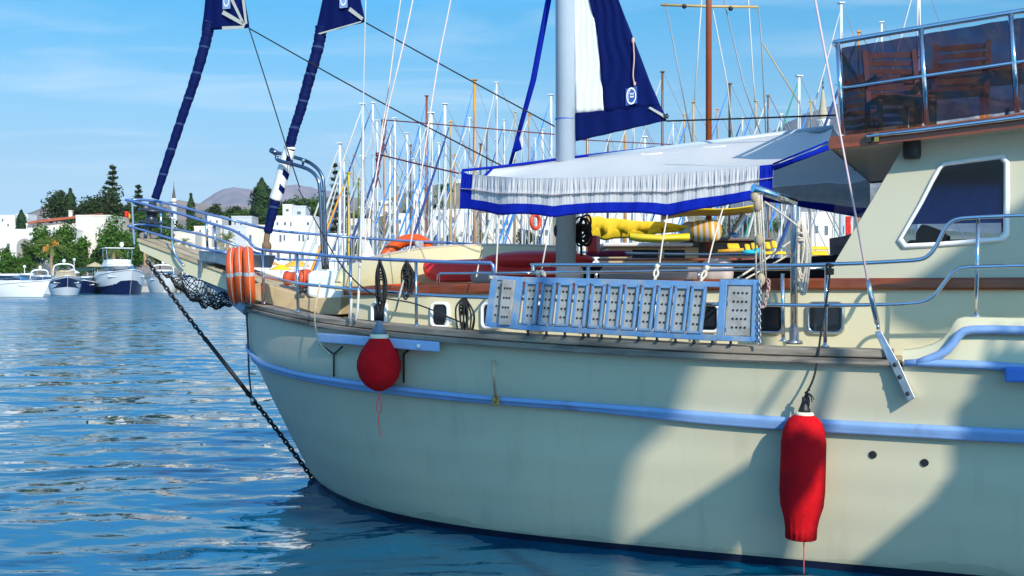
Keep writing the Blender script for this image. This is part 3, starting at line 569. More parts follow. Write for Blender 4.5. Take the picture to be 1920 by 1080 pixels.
rail("guard_rail", [(x, y, wrail(x)) for x, y in ((480, 512), (500, 520), (556, 531), (600, 536), (657, 542), (712, 547), (780, 552), (850, 556), (912, 558), (1000, 561), (1103, 565), (1250, 569), (1380, 571), (1443, 571.5), (1547, 572.5), (1660, 571), (1706, 569), (1728, 566), (1744, 559), (1757, 548), (1770, 531), (1783, 515), (1797, 505), (1815, 501), (1850, 500), (1920, 498), (2000, 495))], .0135)
FR = [(236, 375), (262, 374.5), (298, 378), (348, 390), (387, 400.5), (437, 413), (491, 427), (526, 433.5), (615, 441), (660, 445), (751, 451), (834, 455), (907, 459), (1000, 463)]
wfar = lambda x: -interp(x, [(236, .16), (262, .26), (350, .36), (437, .42), (500, .75), (560, 1.1), (660, 1.5), (800, 1.75), (1000, 1.9), (1700, 1.95)])
rail("guard_rail", [(x, y, wfar(x)) for x, y in FR], .0145, railsky, label="steel upper bow rail tinted sky blue, far side")
rail("guard_rail", [(x, y, wfar(x)) for x, y in ((240, 424), (262, 421), (301, 425), (378, 440), (437, 458), (514, 484), (580, 487), (657, 490))], .012, railsky)
for x0, y0, x1, y1, w in ((402, 421, 405, 472, .38), (492, 468.5, 495, 569, wrail(492)), (557, 474.5, 559, 585, wrail(557)), (657, 483, 658, 598, wrail(657)), (780, 489, 781, 611, wrail(780)), (1103, 499, 1103, 640, 1.96), (1550, 495, 1547, 650, 1.96), (1834, 408, 1830, 594, 1.96), (301, 380, 303, 459, -.28), (386, 400.5, 389, 467, -.38), (907, 459, 907, 480, -1.85), (1467, 513, 1469, 640, 1.96)):
    o = MB(); p, q = B(x0, y0, w), B(x1, y1, w); o.tube([p, q], .013, 8); o.lathe(q-UP*.0, UP, [(.03, 0), (.03, .006), (.015, .014), (.013, .03)], 12); part("stanchion", o, steel, gulet)
for pts, w in ((((248, 372), (249, 400), (251, 440), (253, 462)), .2), (((323, 400), (323, 450), (327, 472), (335, 487), (345, 499)), .32)):
    o = MB(); o.tube(smoothpath([B(x, y, w) for x, y in pts], 4), .013, 8); part("stanchion", o, steel, gulet)
# aft upper rail, with a shorter inner rail on the trunk
rail("guard_rail", [(1000, 510, 1.95), (1000, 499, 1.95), (1004, 497, 1.95), (1100, 496.5, 1.96), (1300, 496.5, 1.96), (1480, 497.5, 1.96), (1554, 495.5, 1.97), (1617, 493.5, 1.97), (1690, 489.5, 1.97), (1718, 487.5, 1.97), (1735, 483, 1.97), (1748, 472, 1.97), (1758, 456, 1.97), (1769, 434, 1.97), (1781, 418, 1.97), (1797, 410.5, 1.97), (1830, 407.5, 1.97), (1917, 404, 1.97), (2000, 401, 1.97)], .0145, steel, 5)
for pts in (((822, 544), (822, 516), (826, 513), (967, 512), (1000, 512)), ((967, 512), (1200, 509), (1480, 504), (1560, 502)), ((1090, 473), (1180, 475), (1250, 476.5), (1420, 478))):
    w = -1.5 if pts[0][1] == 473 else 1.28
    o = MB(); o.tube([B(x, y, w) for x, y in pts], .012, 8); part("inner_rail", o, steel, gulet)
for x in (1118, 1310):
    o = MB(); o.tube([B(x, 508, 1.28), B(x, 526, 1.28)], .012, 8); part("stanchion", o, steel, gulet)
# ---------------------------------------------------------------- mast, davit, bow gantry, shroud
ms_ = MB(); mt, mbm = B(1059, -900, 0), B(1061, 525, 0); rr_ = .0925
ms_.tube([mbm, mt], rr_, 24, True); part("mast", ms_, mastpaint, gulet)
o = MB(); o.lathe(B(1060, 225, 0), UP, [(rr_+.001, 0), (rr_+.003, .003), (rr_+.003, .009), (rr_+.001, .012)], 24); part("mast_band", o, mat("blue tape", (.02, .10, .40), .5), gulet)
o = MB(); o.torus(B(1044, 433, .02), A, .05, .012, 16, 6); part("mast_winch", o, black, gulet)
dv_ = MB(); dw = 1.8; dp = [B(1489, 643, dw), B(1489, 388, dw), B(1488, 381, dw), B(1484, 377, dw)]
dv_.tube(dp[:2]+[dp[1]+UP*.02], .0265, 12); part("davit", dv_, steel, gulet)
o = MB(); o.tube([B(1491, 380, dw), B(1412, 352, dw+.25)], .030, 12); part("davit_arm", o, steel, gulet)
o = MB(); o.lathe(B(1489, 645, dw), UP, [(.06, 0), (.06, .02), (.034, .03), (.034, .12)], 14); part("davit_socket", o, dullsteel, gulet)
ga = MB()
for (pts, w) in ((((511, 285), (530, 289), (566, 299), (585, 308), (601, 324), (607, 348), (609, 400), (611, 455), (614, 505)), -.2), (((519, 291), (519, 297), (526, 302), (560, 311), (582, 320), (596, 336), (600, 360), (602, 400), (604, 455), (607, 505)), .12)):
    ga.tube(smoothpath([B(x, y, w) for x, y in pts], 5), .019, 8)
for x0, y0, x1, y1 in ((601, 358, 607, 357), (602, 399, 608, 398), (569, 300, 567, 313), (604, 440, 610, 440)): ga.tube([B(x0, y0, .12), B(x1, y1, -.2)], .014, 8)
ga.tube([B(508, 281, -.2), B(519, 288, -.2)], .03, 8)
part("bow_gantry", ga, mat("dark stainless tube", (.22, .25, .32), .18, 1, var=.1), gulet)
o = MB(); sh = [(1521, -40), (1642, 607)]; o.tube([B(x, y, 2.0) for x, y in sh], .008, 6); part("shroud", o, mat("pink covered wire", (.62, .46, .47), .5, var=.1, vs=30), gulet)
o = MB(); o.tube([B(1627, 524, 2.005), B(1631, 545, 2.01), B(1645, 607, 2.02)], [.012, .018, .018], 10); o.tube([B(1645, 606, 2.02), B(1647, 618, 2.03)], .012, 8); part("turnbuckle", o, steel, gulet)
o = MB(); o.hexa([B(1640, 622, 2.06), B(1652, 620, 2.06), B(1683, 676, 2.12), B(1667, 682, 2.12), B(1640, 622, 2.04), B(1652, 620, 2.04), B(1683, 676, 2.10), B(1667, 682, 2.10)])
o.hexa([B(1667, 679, 2.12), B(1684, 675, 2.12), B(1716, 746, 2.12), B(1702, 754, 2.12), B(1667, 679, 2.04), B(1684, 675, 2.04), B(1716, 746, 2.04), B(1702, 754, 2.04)]); cp_ = part("chainplate", o, dullsteel, gulet, bev=.004)
for x, y in ((1678, 684), (1687, 707), (1702, 738)):
    o = MB(); o.lathe(B(x, y, 2.12), N, [(.014, 0), (.014, .012), (.006, .018)], 10); part("bolt", o, black, cp_)
# foredeck hatch box and windlass
def deckbox(name, poly, w0, depth, h, m, bev=.01):
    o = MB(); P = [B(x, y, w0) for x, y in poly]; o.prism(P, -N*depth); return part(name, o, m, gulet, bev=bev)
deckbox("foredeck_locker", ((476, 532), (490, 530), (600, 563), (600, 590), (560, 588), (476, 562)), .55, .9, 0, deckwood)
deckbox("foredeck_locker", ((555, 560), (640, 557), (638, 590), (600, 590), (556, 576)), .75, .8, 0, deckwood)
o = MB(); o.prism([B(x, y, .6) for x, y in ((575, 512), (586, 507), (614, 508), (640, 522), (640, 562), (612, 566), (575, 555))], -N*.5); part("windlass_cover", o, white, gulet, bev=.03)
o = MB(); c0, c1 = B(537, 522, .45), B(578, 523, .45); o.lathe(c0, c1-c0, [(.04, 0), (.075, .005), (.06, .05), (.05, .10), (.085, .13), (.09, .17), (.07, .18), (.095, .2), (.095, .24), (.05, .25)], 18); part("windlass_drum", o, mat("orange red paint", (.62, .09, .03), .5, var=.15, vs=8), gulet)
for x, y in ((562, 545), (571, 543)):
    o = MB(); o.torus(B(x, y, .62), N, .022, .010, 14, 6); part("hawse_eye", o, black, gulet)
# ================================================================ things carried by the gulet: awning, sails, gangway, fenders, ropes, cushions
def xl(x, a): return interp(x, a)
# awning: top sheet, near valance, blue edging, ridge spar
aw = thing("awning", "white canvas awning with blue edging stretched over the foredeck", "awning", B(1160, 330, 1.5))
NE = [(865, 325), (920, 330), (990, 334), (1090, 333), (1200, 329), (1300, 322), (1400, 313), (1450, 308)]   # near edge
RG = [(868, 322), (920, 317), (990, 308), (1045, 301), (1110, 293), (1200, 283), (1300, 271), (1400, 259), (1560, 239)]   # ridge on the centreline
WN = 1.62
def near_w(x): return xl(x, [(860, 1.25), (960, 1.55), (1050, WN), (2000, WN)])
xs = [866+i*(1450-866)/44 for i in range(45)]
ne = [B(x, xl(x, NE), near_w(x)) for x in xs]
# ridge points at the same stations
RGp = [B(x, y, 0) for x, y in RG]; RGp[0] = B(868, 322, 1.0); RGp[1] = B(925, 316.5, .6)
RGp[2] = B(990, 308.5, .2)
rsz = sorted((sw(p)[0], p.z, sw(p)[1]) for p in RGp)
ss = [p[0] for p in rsz]
def ridge(s):
    z = interp(s, [(a, b) for a, b, c in rsz]); w = interp(s, [(a, c) for a, b, c in rsz]); return BS(s, w, z)
rows = []
for j in range(9):
    t = j/8; row = []
    for p in ne:
        s, w = sw(p); r = ridge(s); q = p.lerp(r, t); q = q-UP*(.07*math.sin(math.pi*t))+UP*(.008*math.sin(s*9+t*5)*math.sin(math.pi*t)); row.append(q)
    rows.append(row)
fars = []
for j in range(1, 9):
    t = j/8; row = []
    for p in ne:
        s, w = sw(p); r = ridge(s); f = BS(s, -max(w, .4), p.z+.12); q = r.lerp(f, t); row.append(q-UP*(.06*math.sin(math.pi*t)))
    fars.append(row)
# the sheet runs on aft to the flybridge fascia, its near edge rising
e0 = ne[-1]; eN = B(1553, 266, WF); xs2 = 9
aft_rows = [[] for _ in range(17)]
rA = ridge(sw(e0)[0]); rE = B(1562, 240, 0); fA = fars[-1][-1]; fE = tw(eN, -WF)
allr = rows+fars
for i in range(1, xs2+1):
    t = i/xs2
    for j, r in enumerate(allr):
        u = j/16; a = r[-1]
        b = eN.lerp(rE, u*2) if u <= .5 else rE.lerp(fE, u*2-1)
        aft_rows[j].append(a.lerp(b, t)-UP*(.03*math.sin(math.pi*t)))
o = MB(); o.grid([r+k for r, k in zip(allr, aft_rows)]); part("awning_top", o, canvas, aw)
VB = [(860, 391), (880, 391), (910, 396), (940, 403.5), (965, 401), (990, 400.5), (1015, 403), (1040, 407.5), (1065, 403), (1100, 399.5), (1150, 398), (1200, 398.5), (1230, 401), (1252, 405), (1275, 399.5), (1310, 392), (1350, 386), (1380, 381), (1410, 374.5), (1450, 366)]
def valance(top, sgn, folds, name, mband):
    vr = [[] for _ in range(19)]; n = 420
    for i in range(n+1):
        f = i/n*(len(top)-1); k = min(int(f), len(top)-2); p = top[k].lerp(top[k+1], f-k); x = to_px(p)[0] if sgn > 0 else None
        if sgn > 0: zb = B(x, xl(x, VB), sw(p)[1]).z
        else:
            xx = to_px(p)[0]; zb = min(p.z-.06, interp(xx, [(900, 2.80), (1300, 2.82), (1420, 2.81), (1470, 2.77), (1640, 2.59)]))
        for j in range(19):
            t = j/18; z = p.z+(zb-p.z)*t
            am = (.0042*math.exp(-((t-.22)/.16)**2)+.0022*math.sin(math.pi*min(1, t*1.1)))*folds
            d = am*(math.sin(i*1.75+2.2*math.sin(i*.23)+t*3*math.sin(i*.11))+.7*math.sin(i*.83+1+t*4*math.sin(i*.07)))+.012*t*math.sin(i*.10+2*t)+.006*math.sin(i*.31+4*t)*math.sin(math.pi*t)+(.014 if abs(t-.44) < .03 else 0)+.03*t
            vr[j].append(V((p.x, p.y, z))+N*(sgn*d))
    o = MB(); o.grid(vr[:14]); part(name, o, valshade, aw, None if sgn > 0 else "far valance seen from inside")
    o = MB(); o.grid([[p+N*sgn*.004 for p in r] for r in vr[13:]]+[[p-N*.01*sgn-UP*.004 for p in vr[-1]]]); part("valance_border", o, bluecanvas, aw)
    return vr
vn = valance(ne, 1, 1, "valance", None)
vf = valance(fars[-1]+aft_rows[16], -1, .6, "valance", None)
# piping line on the valance, blue corner strips, blue top edge
o = MB(); o.tube([p+N*.006 for p in vn[8]], .0035, 5); part("valance_seam", o, mat("seam cord", (.42, .36, .36), .8), aw)
for i0, i1 in ((0, 15), (402, 420)):
    o = MB(); o.grid([[p+N*.006 for p in r[i0:i1+1]] for r in vn]); part("corner_strip", o, bluecanvas, aw)
o = MB(); o.tube([r[0]+UP*.008 for r in rows]+[], .012, 6); o.tube([ridge(s)+UP*.012 for s in [ss[0]+(sw(ridge(ss[-1]))[0]-ss[0])*.48*i/12 for i in range(13)]], .014, 6)
o.tube([r[0]+UP*.008 for r in fars], .012, 6); part("blue_hem", o, bluecanvas, aw)
o = MB(); o.tube([e0+N*.01, eN+N*.012], .014, 6, flat=.5); o.tube([e0-UP*.03, eN-UP*.04], .02, 6); part("blue_hem", o, bluecanvas, aw)
o = MB(); o.tube([B(1105, 296, 0), B(1200, 284.5, 0), B(1563, 240, 0)], .028, 10); part("ridge_spar", o, mastpaint, aw)
for x, y, k in ((1218, 288, 1), (1335, 275, 1), (1450, 263, 0)):
    o = MB(); c = B(x, y+3, .12); o.tube(smoothpath([c-A*.10, c-A*.05+N*.03, c+A*.02+N*.05, c+A*.13+N*.05+UP*.005], 4), .011, 6); o.ell(c-A*.06, .03, .02, .02); part("tie_cord", o, mat("cream cord", (.72, .66, .60), .8), aw)
# batten lines along the sheet
# staysail on the mast: pale panel then navy panel, with badge
sail = thing("staysail", "navy and white staysail bunched behind the grey mast with a round white badge", "sail", B(1140, 250, 0))
sz = lambda pts, w=.0: [B(x, y, w) for x, y in pts]
def sheet(name, left, right, m, parent, nrm, amp=.012, nx=14, ny=32, **kw):
    rws = []
    for j in range(ny+1):
        t = j/ny; a = interp_pts(left, t); b = interp_pts(right, t)
        rws.append([a.lerp(b, i/nx)+nrm*(amp*math.sin(i*1.7+j*.35+math.sin(j*.5)*1.3)) for i in range(nx+1)])
    o = MB(); o.grid(rws); return part(name, o, m, parent, solid=.004, **kw)
def interp_pts(P, t):
    d = [0]
    for a, b in zip(P, P[1:]): d.append(d[-1]+(b-a).length)
    f = t*(len(P)-1); k = min(int(f), len(P)-2); return P[k].lerp(P[k+1], f-k)
sheet("sail_panel", sz(((1074, -420), (1075, 0), (1077, 70), (1078, 140), (1079, 213))), sz(((1080, -425), (1106, 0), (1122, 70), (1128, 140), (1132, 208))), whitecloth, sail, N, .003, label="white panel of the sail")
sheet("sail_panel", sz(((1079, -425), (1105, 0), (1121, 70), (1127, 140), (1131, 209)), .006), sz(((1086, -430), (1160, 0), (1187, 70), (1216, 146), (1238, 198)), .006), navy, sail, N, .008, label="navy upper panel of the sail")
sheet("sail_panel", sz(((1079, 212), (1079, 230), (1080, 265)), .008), sz(((1238, 197), (1245, 212), (1250, 226)), .008), navy, sail, N, .01, 16, 10, label="navy foot panel of the sail")
# badge: square patch, ring and two short lines of lettering
def txt(body, c, h, u, v, m, parent, name="lettering", squash=1.0, ext=.002):
    cu = bpy.data.curves.new("t", 'FONT'); cu.body = body; cu.size = 1; cu.align_x = 'CENTER'; cu.align_y = 'CENTER'; cu.extrude = ext/h
    ob = bpy.data.objects.new("t", cu); col.objects.link(ob); bpy.context.view_layer.update()
    me = bpy.data.meshes.new_from_object(ob.evaluated_get(bpy.context.evaluated_depsgraph_get())); bpy.data.objects.remove(ob); bpy.data.curves.remove(cu)
    o = MB(); o.add([c+u*(q.co.x*h*squash)+v*(q.co.y*h)+u.cross(v)*(q.co.z*h) for q in me.vertices], [list(f.vertices) for f in me.polygons]); bpy.data.meshes.remove(me)
    return part(name, o, m, parent)
badgew = mat("white badge print", (.75, .77, .80), .6); badgeb = mat("badge blue", (.03, .08, .30), .6)
bc = B(1184, 180, .026); q = 1/F*bc.y
o = MB(); o.prism([bc+A*(sx*11*q)+UP*(sy*16*q+(-sx)*-2*q) for sx, sy in ((-1, -1), (1, -1), (1, 1), (-1, 1))], N*.003); part("badge_patch", o, badgeb, sail)
o = MB(); n = 36; o.grid([[bc+N*.006+A*(k*9.5*q*math.cos(i*2*math.pi/n))+UP*(k*16*q*math.sin(i*2*math.pi/n)) for i in range(n)] for k in (1, .8)], False, 0, True)
o.grid([[bc+N*.006+A*(k*7.0*q*math.cos(a)+q*.5)+UP*(k*12*q*math.sin(a)) for a in [math.radians(110+i*10) for i in range(12)]] for k in (1, .88)], False); part("badge_ring", o, badgew, sail)
for dy, wd in ((2.5, 8), (-3, 7)):
    o = MB(); x = -wd/2
    for k in range(5):
        h_ = (3.4, 2.6, 3.0, 2.6, 3.6)[k]; o.prism([bc+N*.006+A*((x+a)*q+1.2*q)+UP*((dy+b)*q) for a, b in ((0, 0), (1.1, 0), (1.1, h_), (0, h_))], N*.002); x += wd/5
    part("badge_lettering", o, badgew, sail)
o = MB(); o.prism([B(x, y, .03) for x, y in ((1216, 203), (1219, 200), (1248, 216), (1246, 221))], N*.003); part("clew_webbing", o, mat("grey webbing", (.42, .43, .40), .7), sail)
o = MB(); o.tube(smoothpath([B(1187, 72, .03), B(1189, 110, .035), B(1187, 140, .035), B(1190, 160, .03)], 4), .006, 6); o.ell(B(1187, 76, .03), .014, .014, .03); o.ell(B(1190, 157, .03), .012, .012, .02); part("leech_cord", o, mat("salmon cord", (.60, .36, .28), .8), sail)
o = MB()
for k in range(5): o.torus(B(1247+rnd.uniform(-3, 4), 222+rnd.uniform(-5, 5), .02), V((rnd.random(), rnd.random(), rnd.random())), .018, .006, 12, 5)
part("clew_shackle", o, black, sail)
# two furled headsails on their stays
def headsail(label, path, radii, tri, webs, badge, m, cap=None):
    h = thing("furled_headsail", label, "sail", path[-1], "furled headsails at the bow")
    P = smoothpath(path, 16); n = len(P)
    R_ = [interp(i/(n-1), radii)*(1+.05*math.sin(i*1.9)+.035*math.sin(i*.8+1)) for i in range(n)]
    o = MB(); o.tube(P, R_, 14); part("furled_roll", o, m, h)
    L, Rr = tri
    sheet("sail_flap", L, Rr, navy, h, N, .012, 10, 10)
    for (a, b, wd) in webs:
        d = (b-a).normalized(); c = d.cross(N).normalized()*wd; o = MB(); o.prism([a+c+N*.03, a-c+N*.03, b-c*.8+N*.03, b+c*.8+N*.03], N*.004); part("corner_webbing", o, mat("grey webbing", (.42, .43, .40), .7), h)
    bx = badge; q = bx.y/F; o = MB(); o.prism([bx+N*.03+A*(sx*8.5*q)+UP*(sy*15*q) for sx, sy in ((-1, -1), (1, -1), (1, 1), (-1, 1))], N*.003); part("badge_patch", o, mat("pale badge patch", (.20, .30, .52), .6), h)
    o = MB(); n = 30; o.grid([[bx+N*.035+A*(k*6.5*q*math.cos(i*2*math.pi/n))+UP*(k*11*q*math.sin(i*2*math.pi/n)) for i in range(n)] for k in (1, .72)], False, 0, True); part("badge_ring", o, badgew, h)
    return h
navyroll = stripes("furled navy cloth with pale turns", (.003, .009, .07), (.035, .06, .15), V((.15, 0, 1)), 3.6, .93, .7)
h1 = headsail("navy furled headsail rolled round the outermost forestay over the bowsprit tip", [B(x, y, 0) for x, y in ((393, 40), (385, 80), (365, 150), (343, 215), (318, 290), (291, 372))], [(0, .052), (.1, .058), (.5, .050), (.8, .046), (1, .042)],
    ([B(468, -420, .03), B(386, -8, .03), B(383, 30, .03), B(379, 58, .03)], [B(472, -430, .03), B(459, -5, .03), B(464, 25, .03), B(468, 52, .03)]),
    [(B(421, 24, .02), B(463, 48, .02), .022), (B(420, 54, .02), B(461, 52, .02), .018), (B(438, 0, .02), B(460, 46, .02), .016), (B(459, -3, .02), B(465, 46, .02), .016)], B(428, 3, .02), navyroll)
h2r = stripes("navy roll with white turns near the deck", (.003, .009, .07), (.035, .06, .15), V((.15, 0, 1)), 3.6, .93, .7)
h2 = headsail("navy furled headsail with spiral white turns near its foot, inner of the two", [B(x, y, 0) for x, y in ((603, 50), (596, 90), (579, 150), (564, 205), (551, 245), (541, 285), (524, 348), (514, 385), (502, 436))], [(0, .060), (.1, .058), (.45, .050), (.6, .050), (.8, .055), (.9, .05), (1, .042)],
    ([B(705, -460, .03), B(606, -4, .03), B(597, 40, .03), B(592, 66, .03)], [B(709, -470, .03), B(676, -4, .03), B(681, 20, .03), B(685, 41, .03)]),
    [(B(658, 18, .02), B(683, 37, .02), .02), (B(600, 65, .02), B(680, 42, .02), .008)], B(647, 1, .02), h2r)
wp = [B(x, y, 0) for x, y in ((543, 281), (541, 285), (524, 348), (516, 374))]   # white length of the roll with navy turns round it
o = MB(); o.tube(smoothpath(wp, 8), .0625, 14); part("white_turns", o, whitecloth, h2)
for (x, y) in ((540, 297), (533, 322), (525, 349)):
    c = B(x, y, 0); ax = (wp[0]-wp[-1]).normalized(); sd = ax.cross(N).normalized(); o = MB()
    o.grid([[c+ax*(k*.03+.040*math.sin(an+.5))+(sd*math.cos(an+math.pi/2)+N*math.sin(an+math.pi/2))*.058 for an in [i*2*math.pi/16 for i in range(16)]] for k in (-1, 1)], True, 0, True); part("navy_turn", o, navy, h2)
o = MB(); c = B(283, 405, 0); o.lathe(c-UP*.09, UP+A*.1, [(.03, 0), (.14, .01), (.145, .03), (.06, .035), (.055, .09), (.06, .13), (.145, .135), (.14, .16), (.05, .17), (.04, .24)], 22); part("furling_drum", o, mat("dark furler drum", (.05, .06, .08), .35, .4, var=.3), h1)
o = MB(); o.tube([B(275, 425, 0), B(272, 450, 0)], .02, 8); part("tack_fitting", o, dullsteel, h1)
o = MB(); o.tube([B(502, 434, 0), B(497, 470, 0)], .03, 8); o.ell(B(500, 462, 0), .05, .05, .06); part("tack_fitting", o, mat("worn brown tack strop", (.16, .10, .06), .8, var=.3), h2)
# ---------------------------------------------------------------- gangway hung along the rail
gw = thing("gangway", "worn blue gangway ladder with grey perforated treads slung on edge along the rail", "gangway", B(1160, 620, 2.1))
GW = 2.12
def bar(mb, x0, y0, x1, y1, half, w=GW, t=.045): 
    p, q = B(x0, y0, w), B(x1, y1, w); d = (q-p).normalized(); c = d.cross(N).normalized()*half; mb.prism([p+c, p-c, q-c, q+c], -N*t)
fr = MB()
bar(fr, 975, 524, 1352, 533.5, .019); bar(fr, 968, 613, 1345, 634, .021); bar(fr, 976, 521, 964, 616, .018, GW+.003)
part("gangway_frame", fr, ladderblue, gw, bev=.004)
fr = MB(); bar(fr, 916, 520, 978, 524, .017); bar(fr, 910, 607, 968, 614, .017); bar(fr, 927, 517, 914, 612, .026, GW+.003); bar(fr, 969, 521, 958, 616, .018, GW+.003)
part("gangway_head", fr, ladderblue, gw, bev=.004)
fr = MB(); bar(fr, 1350, 529, 1424, 530, .020); bar(fr, 1345, 634, 1420, 637, .018); bar(fr, 1357, 526, 1349, 638, .026, GW+.003); bar(fr, 1418, 528, 1414, 640, .024, GW+.003)
part("gangway_foot", fr, ladderblue, gw, bev=.004)
tread = mat("perforated aluminium tread", (.40, .385, .36), .55, .35, var=.14, vs=14, c2=(.30, .27, .23), bump=.08); hole = darkhole
def tread_panel(x0, y0, x1, y1, x2, y2, x3, y3, nx, ny, w=GW-.012, frame=True):
    tp = thing("tread", None, None); P = [B(x0, y0, w), B(x1, y1, w), B(x2, y2, w), B(x3, y3, w)]; tp.location = P[3]-V(gw.location); tp.parent = gw
    o = MB(); o.prism(P, -N*.025); part("tread_plate", o, tread, tp, bev=.004)
    o = MB()
    for j in range(ny):
        for i in range(nx):
            a = P[0].lerp(P[1], (i+.5)/nx*.66+.17); b = P[3].lerp(P[2], (i+.5)/nx*.66+.17); c = a.lerp(b, (j+.5)/ny*.84+.08)
            o.lathe(c+N*.002, N, [(.0003, 0), (.0065, 0), (.008, .003), (.006, .004)], 8)
    part("tread_holes", o, hole, tp, kind='stuff')
    if frame:
        o = MB(); e = [(0, 1), (1, 2), (2, 3), (3, 0)]
        for i, j in e:
            p, q = P[i], P[j]; d = (q-p).normalized(); c = d.cross(N).normalized()*.009; o.prism([p+c+N*.022-d*.009, p-c+N*.022-d*.009, q-c+N*.022+d*.009, q+c+N*.022+d*.009], -N*.05)
        part("tread_frame", o, ladderblue, tp, bev=.003)
for k in range(11):
    t = k/10; x0 = 989+t*(1300-989); yt = 530.5+t*9; yb = 605+t*17.5; d = -8-t*1.5
    wd = 20+t*3
    tread_panel(x0, yt, x0+wd, yt+.6, x0+wd+d, yb+.8, x0+d, yb, 2, 4)
tread_panel(930, 524, 952, 525, 942, 606, 920, 605, 2, 4, frame=False); tread_panel(942, 524, 966, 525.5, 955, 610, 934, 609, 3, 4, GW+.03, frame=False)
tread_panel(1366, 533, 1414, 534, 1408, 630, 1360, 629, 4, 5, frame=False)
o = MB()
for k in range(12):
    t = k/11; x = 990+t*380; y = 619+t*19; o.tube([B(x, y, GW-.02), B(x, y+8, GW-.02)], .009, 6); o.ell(B(x, y+8, GW-.02), .016, .016, .010, 8, 6)
part("wheel_pins", o, black, gw, kind='stuff')
def chain(name, pts, r, L, m, label, cat=None, group=None, parent=None):
    P = smoothpath(pts, 12) if len(pts) > 2 else [pts[0].lerp(pts[1], i/40) for i in range(41)]
    d = [0]
    for a, b in zip(P, P[1:]): d.append(d[-1]+(b-a).length)
    o = MB(); k = 0; s = 0
    while s < d[-1]:
        i = max(j for j in range(len(d)) if d[j] <= s); i = min(i, len(P)-2); t = (s-d[i])/max(1e-6, d[i+1]-d[i]); c = P[i].lerp(P[i+1], min(1, t)); tg = (P[i+1]-P[i]).normalized()
        u = tg.orthogonal().normalized(); v = tg.cross(u); ax = u if k % 2 else v; sd = tg.cross(ax)
        pts_ = [c+tg*(L*.62*math.cos(a))+sd*(L*.36*math.sin(a)) for a in [q*2*math.pi/10 for q in range(11)]]
        o.tube(pts_, r, 5, False); s += L*.86; k += 1
    if parent: return part(name, o, m, parent)
    return solo(name, o, m, label, cat, group)
chain("hand_chain", [B(1425, 530, 2.13), B(1424, 590, 2.14), B(1424, 645, 2.14)], .004, .028, dullsteel, None, parent=gw)
chain("hand_chain", smoothpath([B(1427, 575, 2.12), B(1433, 572, 2.12), B(1440, 545, 2.12), B(1441, 529, 2.12), B(1436, 522, 2.12)], 3), .005, .032, mat("rusty pink chain", (.50, .32, .28), .6, .3), None, parent=gw)
# fender board on brackets
fbd = thing("fender_board", "blue and white plank hung on brackets beneath the cap rail", "fender board", hh(700, 660, .05))
o = MB(); pl = [hx(x+8, y, .03) for x, y in ((592, 633), (650, 637), (710, 642), (770, 647), (812, 651))]; dd = [hx(x, y, .15) for x, y in ((592, 633), (650, 637), (710, 642), (770, 647), (824, 651))]
pl = [V((p.x, p.y, d.z)) for p, d in zip(pl, dd)]; hgt = .075
o.grid([[p-UP*hgt*.5 for p in pl], [p-UP*hgt*.5 for p in dd], [p+UP*hgt*.5 for p in dd], [p+UP*hgt*.5 for p in pl], [p-UP*hgt*.5 for p in pl]], False)
for i in (0, -1): o.add([pl[i]-UP*hgt*.5, dd[i]-UP*hgt*.5, dd[i]+UP*hgt*.5, pl[i]+UP*hgt*.5], [[0, 1, 2, 3]])
part("plank", o, mat("pale blue plank paint", (.34, .46, .68), .4, var=.12, vs=6), fbd, bev=.008)
for (xa, xb) in ((599, 626), (775, 757)):
    o = MB(); c = hx(xb, 664, .02); o.tube([hx(xa, 645, .13), c, hx(xb, 706 if xa < 700 else 718, .03)], .008, 6); o.tube([hx(xb+16, 650, .10), c], .008, 6); part("bracket", o, black, fbd)
o = MB(); o.lathe(hx(785, 649, .155), N, [(.018, 0), (.018, .01), (.008, .014)], 10); part("bolt", o, white, fbd)
# fenders
def fender_ball():
    c = hx(711, 686, .22); r = 42/F*c.y; t = thing("ball_fender", "round red cloth-covered fender hanging below the blue plank near the bow", "fender", c-UP*r*1.1, "red covered fenders")
    o = MB(); prof = [(r*.18, -r*1.12), (r*.30, -r*1.06), (r*.62, -r*.86), (r*.88, -r*.5), (r*.99, -r*.1), (r*.98, r*.2), (r*.88, r*.52), (r*.70, r*.85), (r*.46, r*1.18), (r*.40, r*1.28)]
    o.lathe(c, UP, prof, 56, 0, lambda an, h: .05*max(0, (-h/r-.45))*math.sin(an*13)+.012*math.sin(an*3+h*9)); part("fender_cover", o, redcover, t)
    o = MB(); o.lathe(c, UP, [(r*.42, r*1.22), (r*.44, r*1.25), (r*.40, r*1.40), (r*.36, r*1.42)], 24); part("cover_collar", o, mat("cream collar", (.75, .68, .50), .7), t)
    o = MB(); o.lathe(c, UP, [(r*.36, r*1.40), (r*.30, r*1.62), (r*.16, r*1.85), (r*.13, r*2.0), (.001, r*2.02)], 18); part("fender_neck", o, mat("grey blue fender plastic", (.13, .17, .22), .5), t)
    cd = MB(); z = c-UP*r*1.08; q = [z, z-UP*.04+A*.004, z-UP*.10-A*.018, z-UP*.16-A*.02, z-UP*.175+A*.0, z-UP*.15+A*.022, z-UP*.09+A*.016, z-UP*.05-A*.002]; cd.tube(smoothpath(q, 6), .0055, 6); q2 = [z-UP*.17, z-UP*.22-A*.006, z-UP*.27-A*.004, z-UP*.31+A*.004, z-UP*.36+A*.012]; cd.tube(smoothpath(q2, 5), .005, 6); part("drawstring", cd, pinkrope, t)
    return c, r
cb_, rb_ = fender_ball()
